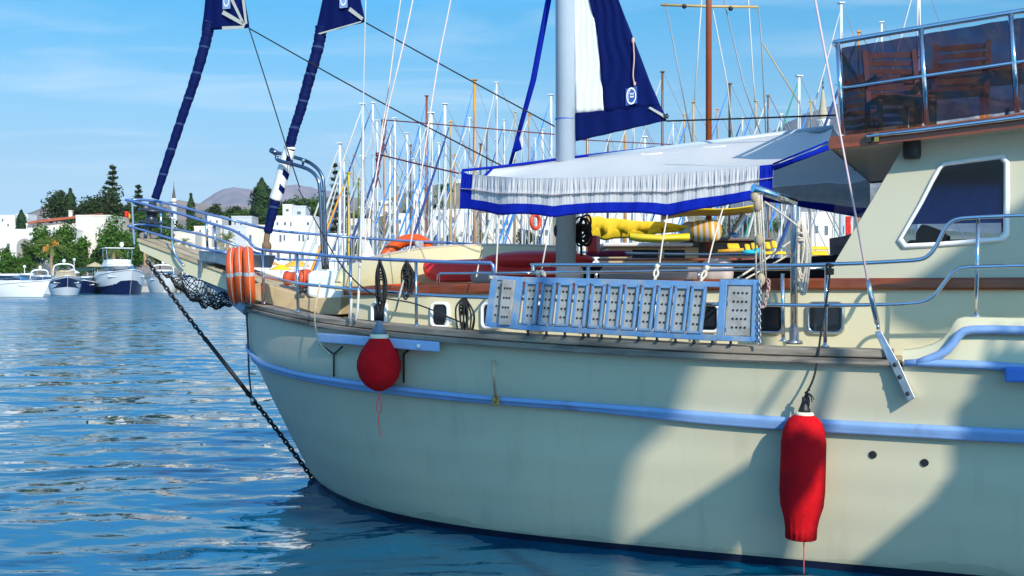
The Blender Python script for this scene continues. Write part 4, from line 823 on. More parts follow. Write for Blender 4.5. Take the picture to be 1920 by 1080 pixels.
def fender_long():
    c = hx(1505, 890, .20); q = c.y/F; r = 42*q; t = thing("long_fender", "long red cloth-covered fender hanging from the stern end of the rail", "fender", c-UP*120*q, "red covered fenders")
    prof = [(20, -122), (26, -120), (28, -100), (33, -80), (40, -58), (42, -30), (42, 20), (41.5, 60), (38, 85), (30, 103), (20, 111), (16, 113)]
    lean = (A*.028+UP).normalized()
    o = MB(); o.lathe(c, lean, [(a*q, b*q) for a, b in prof], 64, 0, lambda an, h: (.12*max(0, (-h/q-84)/38)*abs(math.sin(an*8)) if h < -84*q else 0)+.008*math.sin(an*4+h*20)); part("fender_cover", o, redcover, t)
    o = MB(); o.lathe(c, lean, [(17*q, 111*q), (18*q, 113*q), (16*q, 117*q), (13*q, 118*q)], 20); part("cover_collar", o, mat("cream collar", (.75, .68, .50), .7), t)
    o = MB(); o.lathe(c, lean, [(13*q, 116*q), (10*q, 124*q), (6*q, 136*q), (5*q, 146*q), (.001, 147*q)], 16); part("fender_neck", o, black, t)
    o = MB(); o.lathe(c-lean*118*q-N*.0, lean, [(.001, -8*q), (8*q, -6*q), (10*q, 4*q)], 12); part("fender_tip", o, black, t)
    z = c-lean*119*q+A*.02; o = MB(); o.tube(sag(z, V((z.x+.0, z.y, .03)), .0), .0045, 6); part("drawstring", o, pinkrope, t)
    return c+lean*146*q
ltop = fender_long()
def rope(name, pts, r, m, label, cat="rope", group=None, n=6, k=6):
    o = MB(); o.tube(smoothpath(pts, k), r, n); return solo(name, o, m, label, cat, group)
rope("fender_rope", [ltop, B(1528, 700, 2.12), B(1540, 620, 2.06), B(1553, 540, 2.0), B(1556, 498, 1.99)], .0075, blackrope, "black rope holding the long red fender to the upper rail")
o = MB(); c = ltop
for i in range(16): d = V((rnd.gauss(0, .025), rnd.gauss(0, .02), rnd.gauss(-.01, .04))); o.tube(smoothpath([c+UP*.03, c+A*.03+d*.5+UP*.02, c+A*.03+d], 3), .004, 5)
solo("rope_knot", o, blackrope, "frayed black knot on top of the long red fender", "rope")
o = MB(); c = B(1556, 505, 2.0)
for i in range(6): o.torus(c+UP*rnd.uniform(-.03, .03), V((rnd.gauss(0, .4), rnd.gauss(0, .4), 1)), .022, .008, 12, 6)
solo("rope_knot", o, blackrope, "black hitch round the rail above the long red fender", "rope")
rope("fender_rope", [cb_+UP*rb_*1.95, hx(735, 604, .12), B(745, 570, 1.88), B(757, 525, 1.84), B(770, 489, 1.83)], .008, mat("grey white rope", (.42, .40, .36), .8, var=.3, vs=60), "grey rope holding the round red fender to the upper rail")
def hank(label, x, y, L, w, loops, spread, m=blackrope, r=.0075, cat="rope", name="rope_hank"):
    o = MB(); c = B(x, y, w); rg = random.Random(int(x))
    for i in range(loops):
        a = rg.uniform(-spread, spread); b = rg.uniform(.6, 1.0)*L; d = N*rg.uniform(-.02, .04)
        o.tube(smoothpath([c+d*.3, c-UP*b*.35+A*(a-.02)+d, c-UP*b+A*a*1.1+d, c-UP*(b*1.03)+A*(a+.03)+d, c-UP*b*.5+A*(a+.05)+d, c+d*.2+UP*.01], 5), r, 5)
    for i in range(4): o.torus(c-UP*(.03+.022*i+L*.12), V((rg.gauss(0, .2), rg.gauss(0, .2), 1)), .026, r, 12, 5)
    return solo(name, o, m, label, cat)
hank("black rope hank tied to the upper rail left of the first square porthole", 712, 488, .50, 1.82, 6, .022)
hank("black rope hank wound about the grey fender rope", 762, 490, .30, 1.84, 5, .018)
hank("black rope hank on the lower rail beside the head of the blue gangway", 870, 557, .28, 1.9, 6, .035)
hank("thick white rope coil hanging on the steel davit post", 1502, 410, .50, 1.78, 12, .035, whiterope, .008)
# slack lines from the pair of hanks
rope("lashing_line", [B(x, y, w) for x, y, w in ((560, 355, .3), (600, 430, 1.0), (642, 500, 1.6), (700, 552, 1.84), (780, 570, 1.85), (868, 606, 1.9))], .006, blackrope, "thin dark line slanting from the bow gantry past the portholes")
# tackles and awning tie-downs
wl_ = mat("pale tie cord", (.66, .56, .46), .85, var=.15, vs=70)
for i, (x0, y0, x1, y1, w1, lb) in enumerate(((938, 400, 930, 512, 1.9, "pale awning tie-down at the head of the gangway"), (1036, 404, 1015, 508, 1.9, "pale awning tie-down just left of the grey mast"), (1251, 404, 1236, 500, 1.9, "pale awning tie-down at the middle valance point"), (1356, 388, 1326, 500, 1.9, "pale awning tie-down above the grey bolster end"), (905, 465, 893, 520, 1.3, "short cord tied to the end of the inner rail"))):
    rope("tie_down", [B(x0, y0, near_w(x0)+.03), B((x0+x1)/2-1, (y0+y1)/2, w1-.05), B(x1, y1, w1)], .006, wl_, lb, "rope", "awning tie-downs")
for x, y, x1, y1 in ((1232, 500, 1226, 525), (1325, 503, 1312, 528)):
    o = MB(); p, q = B(x, y, 1.97), B(x1, y1, 2.0); o.tube(smoothpath([p+A*.02, p+UP*.012, p-A*.012, p.lerp(q, .5)+A*.02, q], 5), .009, 6); o.tube(smoothpath([p, p.lerp(q, .5)-A*.012, q+A*.015], 5), .008, 6); o.ell(p, .018, .018, .022, 8, 6)
    solo("lashing", o, wl_, "knotted cord lashing the gangway to the rail, "+("below the middle valance point" if x < 1300 else "below the grey bolster end"), "rope")
o = MB(); c = B(1013, 513, 1.98)
for i in range(5): o.torus(c+A*rnd.uniform(-.03, .03), A+UP*rnd.gauss(0, .3), .022, .007, 12, 6)
solo("lashing", o, wl_, "cord wrapped round the rail corner left of the mast", "rope")
tk_ = thing("tackle", "pale multi-part rope tackle hanging from the davit arm", "tackle", B(1425, 525, 1.95))
for x0, x1, r in ((1414, 1418, .007), (1421, 1427, .007), (1424, 1431, .006), (1428, 1436, .006)):
    o = MB(); o.tube([B(x0, 365, 2.04), B((x0+x1)/2, 440, 2.0), B(x1, 522, 1.97)], r, 6); part("tackle_part", o, whiterope, tk_)
for x, y in ((1415, 368), (1421, 385), (1424, 450), (1427, 524)):
    o = MB(); o.ell(B(x, y, 2.03), .03, .022, .045, 12, 8); part("block", o, mat("wooden block", (.36, .28, .18), .6, var=.2), tk_)
rope("guy_line", [B(1433, 378, 2.0), B(1465, 400, 1.95), B(1500, 427, 1.85)], .007, whiterope, "pale line from the tackle head across to the davit post")
rope("guy_line", [B(1355, 540, 1.9), B(1420, 497, 1.7), B(1500, 440, 1.5)], .008, whiterope, "pale line slanting up from the gangway foot behind the tackle")
rope("guy_line", [B(1385, 530, 1.9), B(1440, 500, 1.5), B(1475, 480, 1.2)], .007, whiterope, "shorter pale line slanting up behind the tackle")
rope("mooring_line", [hx(921, 520, .12), hx(926, 610, .10), hx(925, 680, .09), hx(929, 742, .085)], .011, mat("tan rope", (.52, .38, .24), .85, var=.2, vs=60, bump=.3), "tan rope end hanging from the gangway over the blue strake")
o = MB(); c = hx(931, 751, .085); o.box(c-A*.03-UP*.035, A*.06, UP*.07, N*.018); o.torus(c+N*.02+UP*.01, A, .022, .008, 12, 6); solo("deck_hook", o, mat("tarnished brass", (.50, .33, .12), .4, .8, var=.3), "small brass hook plate on the blue strake at the tan rope", "hook", bev=.004)
rope("bow_line", [B(x, y, w) for x, y, w in ((600, 530, 1.6), (590, 590, 1.72), (598, 640, 1.78), (620, 665, 1.8))], .007, mat("tan rope", (.52, .38, .24)), "tan cord from the lower rail to the end of the blue plank")
o = MB(); o.tube(smoothpath([B(680, 300, 1.0), B(677, 420, 1.5), B(672, 560, 1.78), B(667, 602, 1.8)], 5), .011, 8); o.tube(smoothpath([B(686, -20, .9), B(681, 200, 1.0), B(676, 480, 1.6)], 5), .006, 6); o.tube([B(659, 560, 1.78), B(657, 600, 1.79)], .012, 8); solo("shroud_lanyard", o, mat("grey beige cord", (.50, .46, .42), .6, var=.15), "grey beige shroud with a pair of lanyards ending at the cap rail near the bow", "rigging")
# running rigging seen against the sky
def line(pts, r, m, label, group="running rigging against the sky"): return rope("rigging_line", pts, r, m, label, "rigging", group, 6, 3)
line([B(467, 53, 0), B(700, 184, .25), B(945, 313, .5)], .007, blackrope, "dark sheet from the outermost headsail down to the front of the awning")
line([B(685, 42, 0), B(860, 139, .2), B(1040, 237, .05)], .007, blackrope, "dark sheet from the inner headsail to the mast")
line([B(467, 53, 0), B(505, 172, .05), B(541, 288, .1), B(562, 352, .3)], .006, blackrope, "dark line dropping from the outermost headsail clew to the gantry")
pk = mat("pale pink rope", (.66, .52, .46), .8, var=.2, vs=60)
line([B(812, -330, .1), B(752, -5, .2), B(728, 170, .3), B(716, 245, .35), B(712, 300, .4)], .007, pk, "pale pink halyard furthest from the mast, ending in a red knot")
line([B(835, -330, .1), B(775, -5, .3), B(745, 130, .5), B(722, 230, .6), B(690, 420, 1.3), B(675, 500, 1.7)], .007, pk, "second pale pink halyard running on down to the bow rail")
line([B(906, -330, .1), B(846, -5, .3), B(822, 115, .5), B(795, 290, .8), B(773, 440, 1.4), B(765, 475, 1.7)], .0065, pk, "pale halyard between the pink pair and the mast")
line([B(722, 225, .3), B(880, 238, .2), B(1040, 252, .05)], .006, redrope, "upper dark red line strung level to the mast")
line([B(712, 290, .4), B(790, 309, .8), B(860, 325, 1.2)], .0075, redrope, "lower dark red line strung to the awning corner")
line([B(1250, 227, 0), B(1400, 222, .3), B(1566, 216, .5)], .008, blackrope, "dark sheet from the staysail clew aft to the flybridge")
line([B(1088, 262, .0), B(1180, 267, 0), B(1300, 273, 0)], .005, redrope, "thin red line behind the staysail foot")
for x, y, w, lb in ((720, 228, .32, "dark red knot and loose tails at the upper red line"), (709, 292, .42, "dark red knot and hanging loop at the lower red line")):
    o = MB(); c = B(x, y, w)
    for i in range(5): o.torus(c+UP*rnd.uniform(-.05, .03), V((rnd.gauss(0, .5), rnd.gauss(0, .5), 1)), .02, .008, 10, 5)
    o.tube(smoothpath([c, c-UP*.1+A*.02, c-UP*.27-A*.03, c-UP*.33-A*.06, c-UP*.25-A*.01, c-UP*.08], 5), .005, 5); o.tube(smoothpath([c, c-UP*.12-A*.02, c-UP*.3+A*.03], 4), .005, 5)
    solo("rope_knot", o, redrope, lb, "rope")
o = MB(); o.tube([B(1052, -480, -.05), B(1034, -30, -.1), B(1000, 150, -.2), B(955, 314, -.3)], [.03, .028, .028, .016], 10); o.prism([B(971, 250, -.26), B(979, 280, -.26), B(960, 288, -.28)], N*.02); solo("rolled_pennant", o, bluecanvas, "slim blue rolled sail slanting down beside the grey mast", "sail")
# anchor chain with black sleeve, net under the bowsprit, lifebuoys
ch = thing("anchor_chain", "dark anchor chain with black sleeve running from the bowsprit down to the water", "chain", B(465, 740, .15))
chain("chain_links", [B(278, 492, .28), B(330, 565, .24), B(385, 636, .2)], .009, .050, chainm, None, parent=ch)
o = MB(); o.tube([B(384, 634, .2), B(468, 741, .14)], .021, 10); part("chain_sleeve", o, black, ch)
chain("chain_links", [B(466, 739, .14), B(522, 810, .10), B(592, 905, .04)], .010, .052, chainm, None, parent=ch)
o = MB(); o.ell(B(474, 752, .13), .03, .03, .05, 10, 8); part("shackle", o, dullsteel, ch)
rope("snubber_line", [hh(468, 588, .03), B(465, 640, .20), B(467, 700, .17), B(472, 745, .14)], .010, mat("dark grey rope", (.07, .07, .075), .8, var=.2, vs=60), "dark grey snubber line from the cap rail to the anchor chain")
net = MB(); nu, nv = 22, 12
def netp(u, v):
    x = 302+u*118; yt = 499+u*48; p = B(x, yt, .24); f = tw(p, -.24); q = p.lerp(f, v); dep = .30*math.sin(math.pi*min(1, u*.85+.12))*math.sin(math.pi*min(1, v*.92+.08))**.6+.02*math.sin(u*31+v*17); return q-UP*dep+A*(.10*u*math.sin(math.pi*v))
for i in range(nu+1): net.tube([netp(i/nu, j/nv)+V((0, 0, .012*math.sin(i*2.1+j*3.3))) for j in range(nv+1)], .0055, 4, False)
for j in range(nv+1): net.tube([netp(i/nu, j/nv)+V((0, 0, .012*math.sin(i*1.7+j*2.9))) for i in range(nu+1)], .0055, 4, False)
solo("bowsprit_net", net, blackrope, "black rope safety net sagging under the bowsprit", "net")
for (x, y, w, tilt, lb) in ((439, 517, .58, .30, "outermost of three orange lifebuoys tied at the bow rail, half hidden"), (452, 515, .64, .14, "middle orange lifebuoy of the stack at the bow rail"), (467, 516, .72, .02, "innermost orange lifebuoy, foremost of the stack at the bow rail")):
    c = B(x, y, w); t = thing("lifebuoy", lb, "lifebuoy", c-UP*.28, "orange lifebuoys on the bow rail"); ax = (A*.81-N*(.58-tilt*.45)+UP*.05).normalized()
    o = MB(); o.torus(c, ax, .228, .050, 44, 14, 0, flat=1.0); part("buoy_ring", o, orange, t)
    a = ax.orthogonal().normalized(); b = ax.cross(a)
    for k in range(4):
        an0 = math.radians(45+90*k); rws = []
        for i in range(5):
            an = an0+(i-2)*.032; d = a*math.cos(an)+b*math.sin(an); rws.append([c+d*(.225+.053*math.cos(q))+ax*(.053*math.sin(q)) for q in [m_*2*math.pi/14 for m_ in range(14)]])
        o = MB(); o.grid(rws, True, 0, True); part("reflective_band", o, mat("grey reflective band", (.42, .42, .42), .5), t)
    o = MB(); o.tube(smoothpath([c+(a*math.cos(q)+b*math.sin(q))*(.288+.010*math.sin(q*4)) for q in [m_*2*math.pi/24 for m_ in range(25)]], 2), .005, 5, False); part("grab_line", o, whiterope, t)
# lifebuoy on the far rail, showing over the coaming
c = B(762, 478, -1.7); t = thing("lifebuoy", "orange lifebuoy on the far rail peeping over the coaming", "lifebuoy", c-UP*.28, "orange lifebuoys on the bow rail")
o = MB(); o.torus(c-UP*.08, (N+UP*.6).normalized(), .30, .07, 40, 12); part("buoy_ring", o, orange, t)
o = MB(); o.cbox(B(786, 460, -1.62), .05, .16, .10, -TH); part("reflective_band", o, mat("grey reflective band", (.42, .42, .42), .5), t, bev=.02)
# cushions on the trunk top
def cushion(name, poly, w, depth, m, label, cat, bev=.06):
    o = MB(); o.prism([B(x, y, w) for x, y in poly], -N*depth); return solo(name, o, m, label, cat, None, bev=bev)
cushion("sunbed_mattress", ((786, 489), (900, 485), (1044, 484), (1044, 529), (815, 529), (790, 520)), -.35, .75, redvinyl, "deep red sunbed mattress lying along the foredeck well", "mattress", .07)
o = MB(); o.ell(B(1010, 487, -.5), .55, .25, .09, 20, 10); solo("red_cushion", o, redvinyl, "loose red cushion heaped on the sunbed mattress", "cushion")
def roll(label, x0, y0, x1, y1, w, r, m=greyvinyl):
    o = MB(); p, q = B(x0, y0, w), B(x1, y1, w); L = (q-p).length; o.lathe(p, q-p, [(.001, 0), (r*.7, .01), (r, r*.5), (r*1.02, L*.4), (r*.98, L*.7), (r, L-r*.5), (r*.7, L-.01), (.001, L)], 18, 0, lambda an, h: .02*math.sin(h*14+an*2)); return solo("bolster", o, m, label, "bolster", "grey bolsters on the cabin top")
roll("grey bolster behind the head of the gangway", 884, 519, 930, 521, .7, .055)
roll("pale bolster just right of the mast foot", 1044, 514, 1092, 514, .6, .085, palevinyl)
roll("long grey bolster behind the middle of the gangway", 1125, 516, 1322, 512, .75, .07)
roll("pale rounded bolster under the tie-down at the rail", 1316, 508, 1375, 508, .55, .105, palevinyl)
o = MB(); o.prism([B(x, y, -.9) for x, y in ((1080, 492), (1180, 494), (1300, 492), (1400, 487), (1500, 481), (1580, 477), (1640, 476), (1640, 522), (1080, 522))], -N*.5); solo("deck_cover", o, mat("dark navy cover", (.008, .008, .016), .8, var=.2, bump=.3, bs=8), "dark navy canvas cover over the far side of the cabin top", "cover", bev=.03)
o = MB(); o.prism([B(x, y, -1.2) for x, y in ((1555, 447), (1580, 443), (1605, 436), (1630, 431), (1630, 478), (1556, 478))], -N*.02); bn = thing("name_banner", "grey cloth banner lettered in pale capitals beside the wheelhouse front", "banner", B(1590, 478, -1.2)); part("banner_cloth", o, mat("grey banner cloth", (.28, .26, .30), .8, var=.1, bump=.2), bn)
txt("MYTH", B(1577, 465, -1.19), 9.5/F*11, A, UP, mat("banner print", (.14, .13, .16), .7), bn)
# wooden chairs and table up on the flybridge
wood = mat("orange varnished teak", (.42, .15, .035), .35, var=.2, vs=8, stretch=(1, 1, 4), coat=.3)
def chair(loc, rz, label):
    t = thing("deck_chair", label, "chair", (0, 0, 0), "slatted wooden chairs on the flybridge")
    for sx in (-1, 1):
        for sy in (-1, 1):
            o = MB(); o.box(V((sx*.24-.02, sy*.22-.02, 0)), V((.045, 0, 0)), V((0, .045, 0)), V((0, 0, .44 if sy > 0 else .62))); part("leg", o, wood, t)
        o = MB(); o.prism([V((sx*.24-.02, -.20, .44)), V((sx*.24-.02, -.155, .44)), V((sx*.24-.02, -.32, 1.0)), V((sx*.24-.02, -.37, 1.0))], V((.045, 0, 0))); part("back_post", o, wood, t)
        o = MB(); o.cbox((sx*.26, .0, .64), .06, .56, .03); part("armrest", o, wood, t)
    for k in range(6):
        o = MB(); o.cbox((0, -.2+k*.085, .45), .52, .065, .022); part("seat_slat", o, wood, t)
    for k in range(6):
        y = -.20-.026*k; z = .52+k*.085; o = MB(); o.cbox((0, y-.01, z), .48, .018, .055); part("back_slat", o, wood, t)
    t.location = loc; t.rotation_euler = (0, 0, rz); t.scale = (.8, .8, .8); return t
def deckz(p): return interp(sw(p)[0], [(sw(q)[0], q.z) for q in ftp])-.03
fz = deckz(B(1850, 240, -.2))
for (x, w, rz, lb) in ((1686, .75, -TH+math.pi+.35, "slatted chair nearest the front of the flybridge, its back to the rail"), (1796, .7, -TH+math.pi-.1, "slatted chair in the middle of the flybridge behind the smoked panel"), (1650, -.75, -TH+.2, "slatted chair across the table from the front one")):
    p = B(x, 240, w); chair((p.x, p.y, deckz(p)), rz, lb)
tb = thing("table", "varnished wooden table on the flybridge behind the chairs", "table", tuple(V((*B(1850, 240, -.2).xy, fz))))
c = V((*B(1850, 240, -.2).xy, fz)); o = MB(); o.cbox(c+UP*.60, 1.3, .8, .04, -TH); part("table_top", o, wood, tb, bev=.008)
for sx in (-1, 1):
    for sy in (-1, 1):
        o = MB(); o.cbox(c+A*(sx*.55)+N*(sy*.32)+UP*.29, .07, .07, .58, -TH); part("leg", o, wood, tb)
# ================================================================ land, hills
def hill(name, prof, D, depth, m, rough, seed, nx=150, ny=26, zb=-2):
    rg = random.Random(seed); ph = [(rg.uniform(.5, 3), rg.uniform(0, 6.3), rg.uniform(0, 6.3)) for _ in range(9)]
    x0, x1 = prof[0][0], prof[-1][0]; rows = []
    for j in range(ny+1):
        t = j/ny; tt = t/.72; Y = D-depth*(.72-t)
        s = math.sin(min(1, tt)*math.pi/2)**1.15 if tt <= 1 else math.cos((tt-1)/.39*math.pi/2)**1.2
        row = []
        for i in range(nx+1):
            px = x0+(x1-x0)*i/nx; r = at(px, interp(px, prof), D); q = at(px, 500, Y)
            nz = sum(math.sin(i*a*.35+b+j*.45*a)*math.cos(j*a*.3+c-i*.1) for a, b, c in ph)/9
            row.append(V((q.x, Y, zb+(r.z-zb)*s*(1+rough*nz*min(1, abs(tt-1)*2.2)*.6))))
        rows.append(row)
    o = MB(); o.grid(rows); solo(name, o, m, kind='structure')
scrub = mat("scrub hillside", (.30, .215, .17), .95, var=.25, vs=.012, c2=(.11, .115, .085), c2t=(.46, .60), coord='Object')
scrub2 = mat("haze tinted mauve mountain", (.30, .235, .25), .95, var=.2, vs=.006, c2=(.19, .18, .20), c2t=(.46, .60))  # mauve carries the distance haze in the mountain's colour
hill("hills", [(-400, 440), (-100, 420), (0, 414), (30, 408), (60, 400), (88, 388), (120, 386), (170, 393), (230, 392), (300, 384), (335, 378), (370, 384), (420, 389), (520, 391), (600, 394), (700, 396), (800, 398)], 1500, 700, scrub, .12, 3)
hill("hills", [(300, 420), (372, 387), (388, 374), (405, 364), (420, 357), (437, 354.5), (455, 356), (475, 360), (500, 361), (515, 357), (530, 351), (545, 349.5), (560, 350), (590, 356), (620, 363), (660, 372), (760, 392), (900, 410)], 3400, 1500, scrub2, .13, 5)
hill("hills", [(1350, 300), (1430, 262), (1455, 250), (1475, 238), (1500, 226), (1530, 216), (1560, 207), (1600, 200), (1700, 190), (1900, 195), (2200, 260)], 1300, 700, mat("rocky grey hill", (.16, .16, .17), .95, var=.35, vs=.03, c2=(.32, .29, .27), c2t=(.52, .62)), .12, 9)
land = MB(); YQ = 218
lx_ = [-2500, -600, -200, -100, -60, -20, 20, 100, 300, 1000, 3000]
land.grid([[V((x, YQ, -.8)) for x in lx_], [V((x, YQ, .95)) for x in lx_], [V((x, YQ+.5, 1.0)) for x in lx_], [V((x, 300, 1.2)) for x in lx_], [V((x, 700, 3)) for x in lx_], [V((x, 4500, 6)) for x in lx_]], False)
solo("land", land, mat("quay concrete and earth", (.42, .38, .32), .9, var=.15, vs=.2), kind='structure')
hill("hillside", [(380, 505), (440, 492), (520, 470), (580, 445), (640, 412), (700, 385), (760, 362), (830, 345), (900, 345), (1000, 362), (1150, 390), (1350, 410), (1600, 425), (1900, 440)], 345, 110, mat("olive hillside", (.16, .15, .08), .95, var=.3, vs=.05, c2=(.30, .25, .17), c2t=(.5, .6)), .08, 11, zb=.5)
# ---------------------------------------------------------------- foliage
def leafmat(name, c, c2): return mat(name, c, .75, var=.38, vs=.55, c2=c2, c2t=(.40, .68), trans=.18, spec=.15)
LG = leafmat("bright broadleaf", (.042, .115, .012), (.085, .165, .016)); LM = leafmat("mid green leaves", (.045, .10, .015), (.07, .12, .02)); LD = leafmat("dark pine needles", (.028, .055, .016), (.055, .075, .022))
LC = leafmat("cypress green", (.020, .050, .016), (.04, .07, .02)); LP = leafmat("palm frond green", (.15, .22, .04), (.24, .25, .07)); bark = mat("bark", (.16, .11, .07), .9, var=.3, vs=3, bump=.4); palmbark = mat("palm bark", (.34, .22, .12), .9, var=.3, vs=4, bump=.4)
def trunk(mb, base, top, r0, limbs, rg, spread):
    mb.tube(smoothpath([base, base.lerp(top, .5)+V((rg.uniform(-.2, .2), 0, 0)), top], 3), [r0, r0*.9, r0*.8, r0*.7, r0*.6, r0*.5, r0*.4], 7)
    for i in range(limbs):
        a = rg.uniform(0, 6.28); t = rg.uniform(.45, .95); p = base.lerp(top, t); q = p+V((math.cos(a)*spread*.6, math.sin(a)*spread*.6, spread*rg.uniform(.3, .8))); mb.tube([p, p.lerp(q, .5)+UP*.1, q], [r0*.4, r0*.3, r0*.12], 5)
def tree(name, label, px, yt, yb, wpx, Y, m, n=1500, leaf=.42, kind='round', group="trees along the shore", lobes=13):
    rg = random.Random(int(px*13+yt)); q = Y/F; base = at(px, yb, Y); base.z = max(.8, base.z); top = at(px, yt, Y); H = top.z-base.z; R_ = wpx*q/2
    t = thing(name, label, "tree", tuple(base), group); tb = MB(); cr = MB()
    if kind == 'round':
        trunk(tb, base, base+UP*H*.55, max(.14, H*.022), 6, rg, R_); cr.leaves(base+UP*H*.58, (R_*1.28, R_*1.1, H*.52), int(n*1.5), leaf*1.25, rg, lobes+4)
    elif kind == 'cypress':
        trunk(tb, base, base+UP*H*.8, max(.12, H*.015), 4, rg, R_*.5)
        for k in range(n):
            u = rg.random(); rr = R_*(math.sin(math.pi*min(1, u*.80+.14))**.8)*(1 if u < .8 else (1-u)/.2*.8+.2); a = rg.uniform(0, 6.28); k_ = .55+.5*rg.random(); wob = 1+.18*math.sin(a*3+u*17)
            p = base+V((math.cos(a)*rr*k_*wob, math.sin(a)*rr*k_*wob, H*(.04+.96*u))); nn = V((math.cos(a), math.sin(a), .5+rg.gauss(0, .4))).normalized(); x = nn.orthogonal(); x.rotate(Quaternion(nn, rg.random()*6)); y = nn.cross(x); z = leaf*(.5+rg.random())
            cr.add([p-x*z*.4, p+y*z*.4, p+x*z*.4, p-y*z*.6], [[0, 1, 2, 3]])
    elif kind == 'conifer':
        trunk(tb, base, base+UP*H*.98, max(.16, H*.02), 0, rg, 1); tiers = 11
        for k in range(tiers):
            u = .16+.82*k/(tiers-1); L = R_*(1.05-u*.86)*rg.uniform(.75, 1.15); c = base+UP*H*u
            for b in range(6):
                a = b*6.28/6+rg.uniform(-.4, .4)+k; d = V((math.cos(a), math.sin(a), 0)); l_ = L*rg.uniform(.6, 1.1); e = c+d*l_+UP*(.12*l_+rg.uniform(-.2, .3)); tb.tube([c, e], [.07, .03], 4)
                for i in range(max(4, n//(tiers*6))):
                    f = rg.uniform(.15, 1.08); p = c.lerp(e, f)+V((rg.gauss(0, .22), rg.gauss(0, .22), rg.gauss(.05, .22)))*(.7+.5*(1-u)); nn = V((rg.gauss(0, .6), rg.gauss(0, .6), 1)).normalized(); x = nn.orthogonal(); x.rotate(Quaternion(nn, rg.random()*6)); y = nn.cross(x); z = leaf*(.5+rg.random()); cr.add([p-x*z*.5, p+y*z*.3, p+x*z*.5, p-y*z*.3], [[0, 1, 2, 3]])
    elif kind == 'bush':
        trunk(tb, base, base+UP*H*.5, .12, 3, rg, R_*.6); cr.leaves(base+UP*H*.5, (R_*1.15, R_*1.1, H*.58), int(n*1.6), leaf*1.25, rg, lobes+5, .95)
    part("trunk", tb, bark, t); part("crown", cr, m, t); return t
def palm(label, px, yt, yb, wpx, Y, fruit=False, n=26, group="palm trees along the shore"):
    rg = random.Random(int(px*7)); q = Y/F; base = at(px, yb, Y); base.z = max(.8, base.z); H = at(px, yt, Y).z-base.z; R_ = wpx*q/2; t = thing("palm_tree", label, "palm tree", tuple(base), group)
    top = base+UP*(H-R_*.75); o = MB(); k = 9; o.tube([base.lerp(top, i/k)+V((.08*math.sin(i), 0, 0)) for i in range(k+1)], [.36-.012*i+(.03 if i % 2 else 0) for i in range(k+1)], 9); part("trunk", o, palmbark, t)
    o = MB()
    for i in range(n):
        a = i*2.4; el = rg.uniform(-.25, 1.25); d = V((math.cos(a)*math.cos(el), math.sin(a)*math.cos(el), math.sin(el))); L = R_*rg.uniform(.85, 1.15); P = [top+d*(L*u)+UP*(-.55*L*u*u+.1*L*u) for u in [j/9 for j in range(10)]]; sd = d.cross(UP).normalized()
        o.tube(P, .03, 4, False)
        for j in range(1, 10):
            for sg in (-1, 1):
                ln = L*.26*math.sin(math.pi*(j/9*.8+.15)); p = P[j]; e = p+sd*sg*ln*.8+(P[j]-P[j-1]).normalized()*ln*.6-UP*ln*.35; w_ = (P[j]-P[j-1])*.42; o.add([p-w_*.5, p+w_*.5, e], [[0, 1, 2]])
    part("crown", o, LP, t)
    if fruit:
        o = MB()
        for dx in (-.9, .7):
            for i in range(26): o.ell(top+V((dx+rg.gauss(0, .3), -.4+rg.gauss(0, .2), -.5+rg.gauss(0, .35)+(.9 if dx > 0 else 0))), .13, .13, .16, 6, 4)
        part("fruit_cluster", o, mat("orange palm fruit", (.75, .27, .02), .6, var=.2, vs=4), t)
    return t
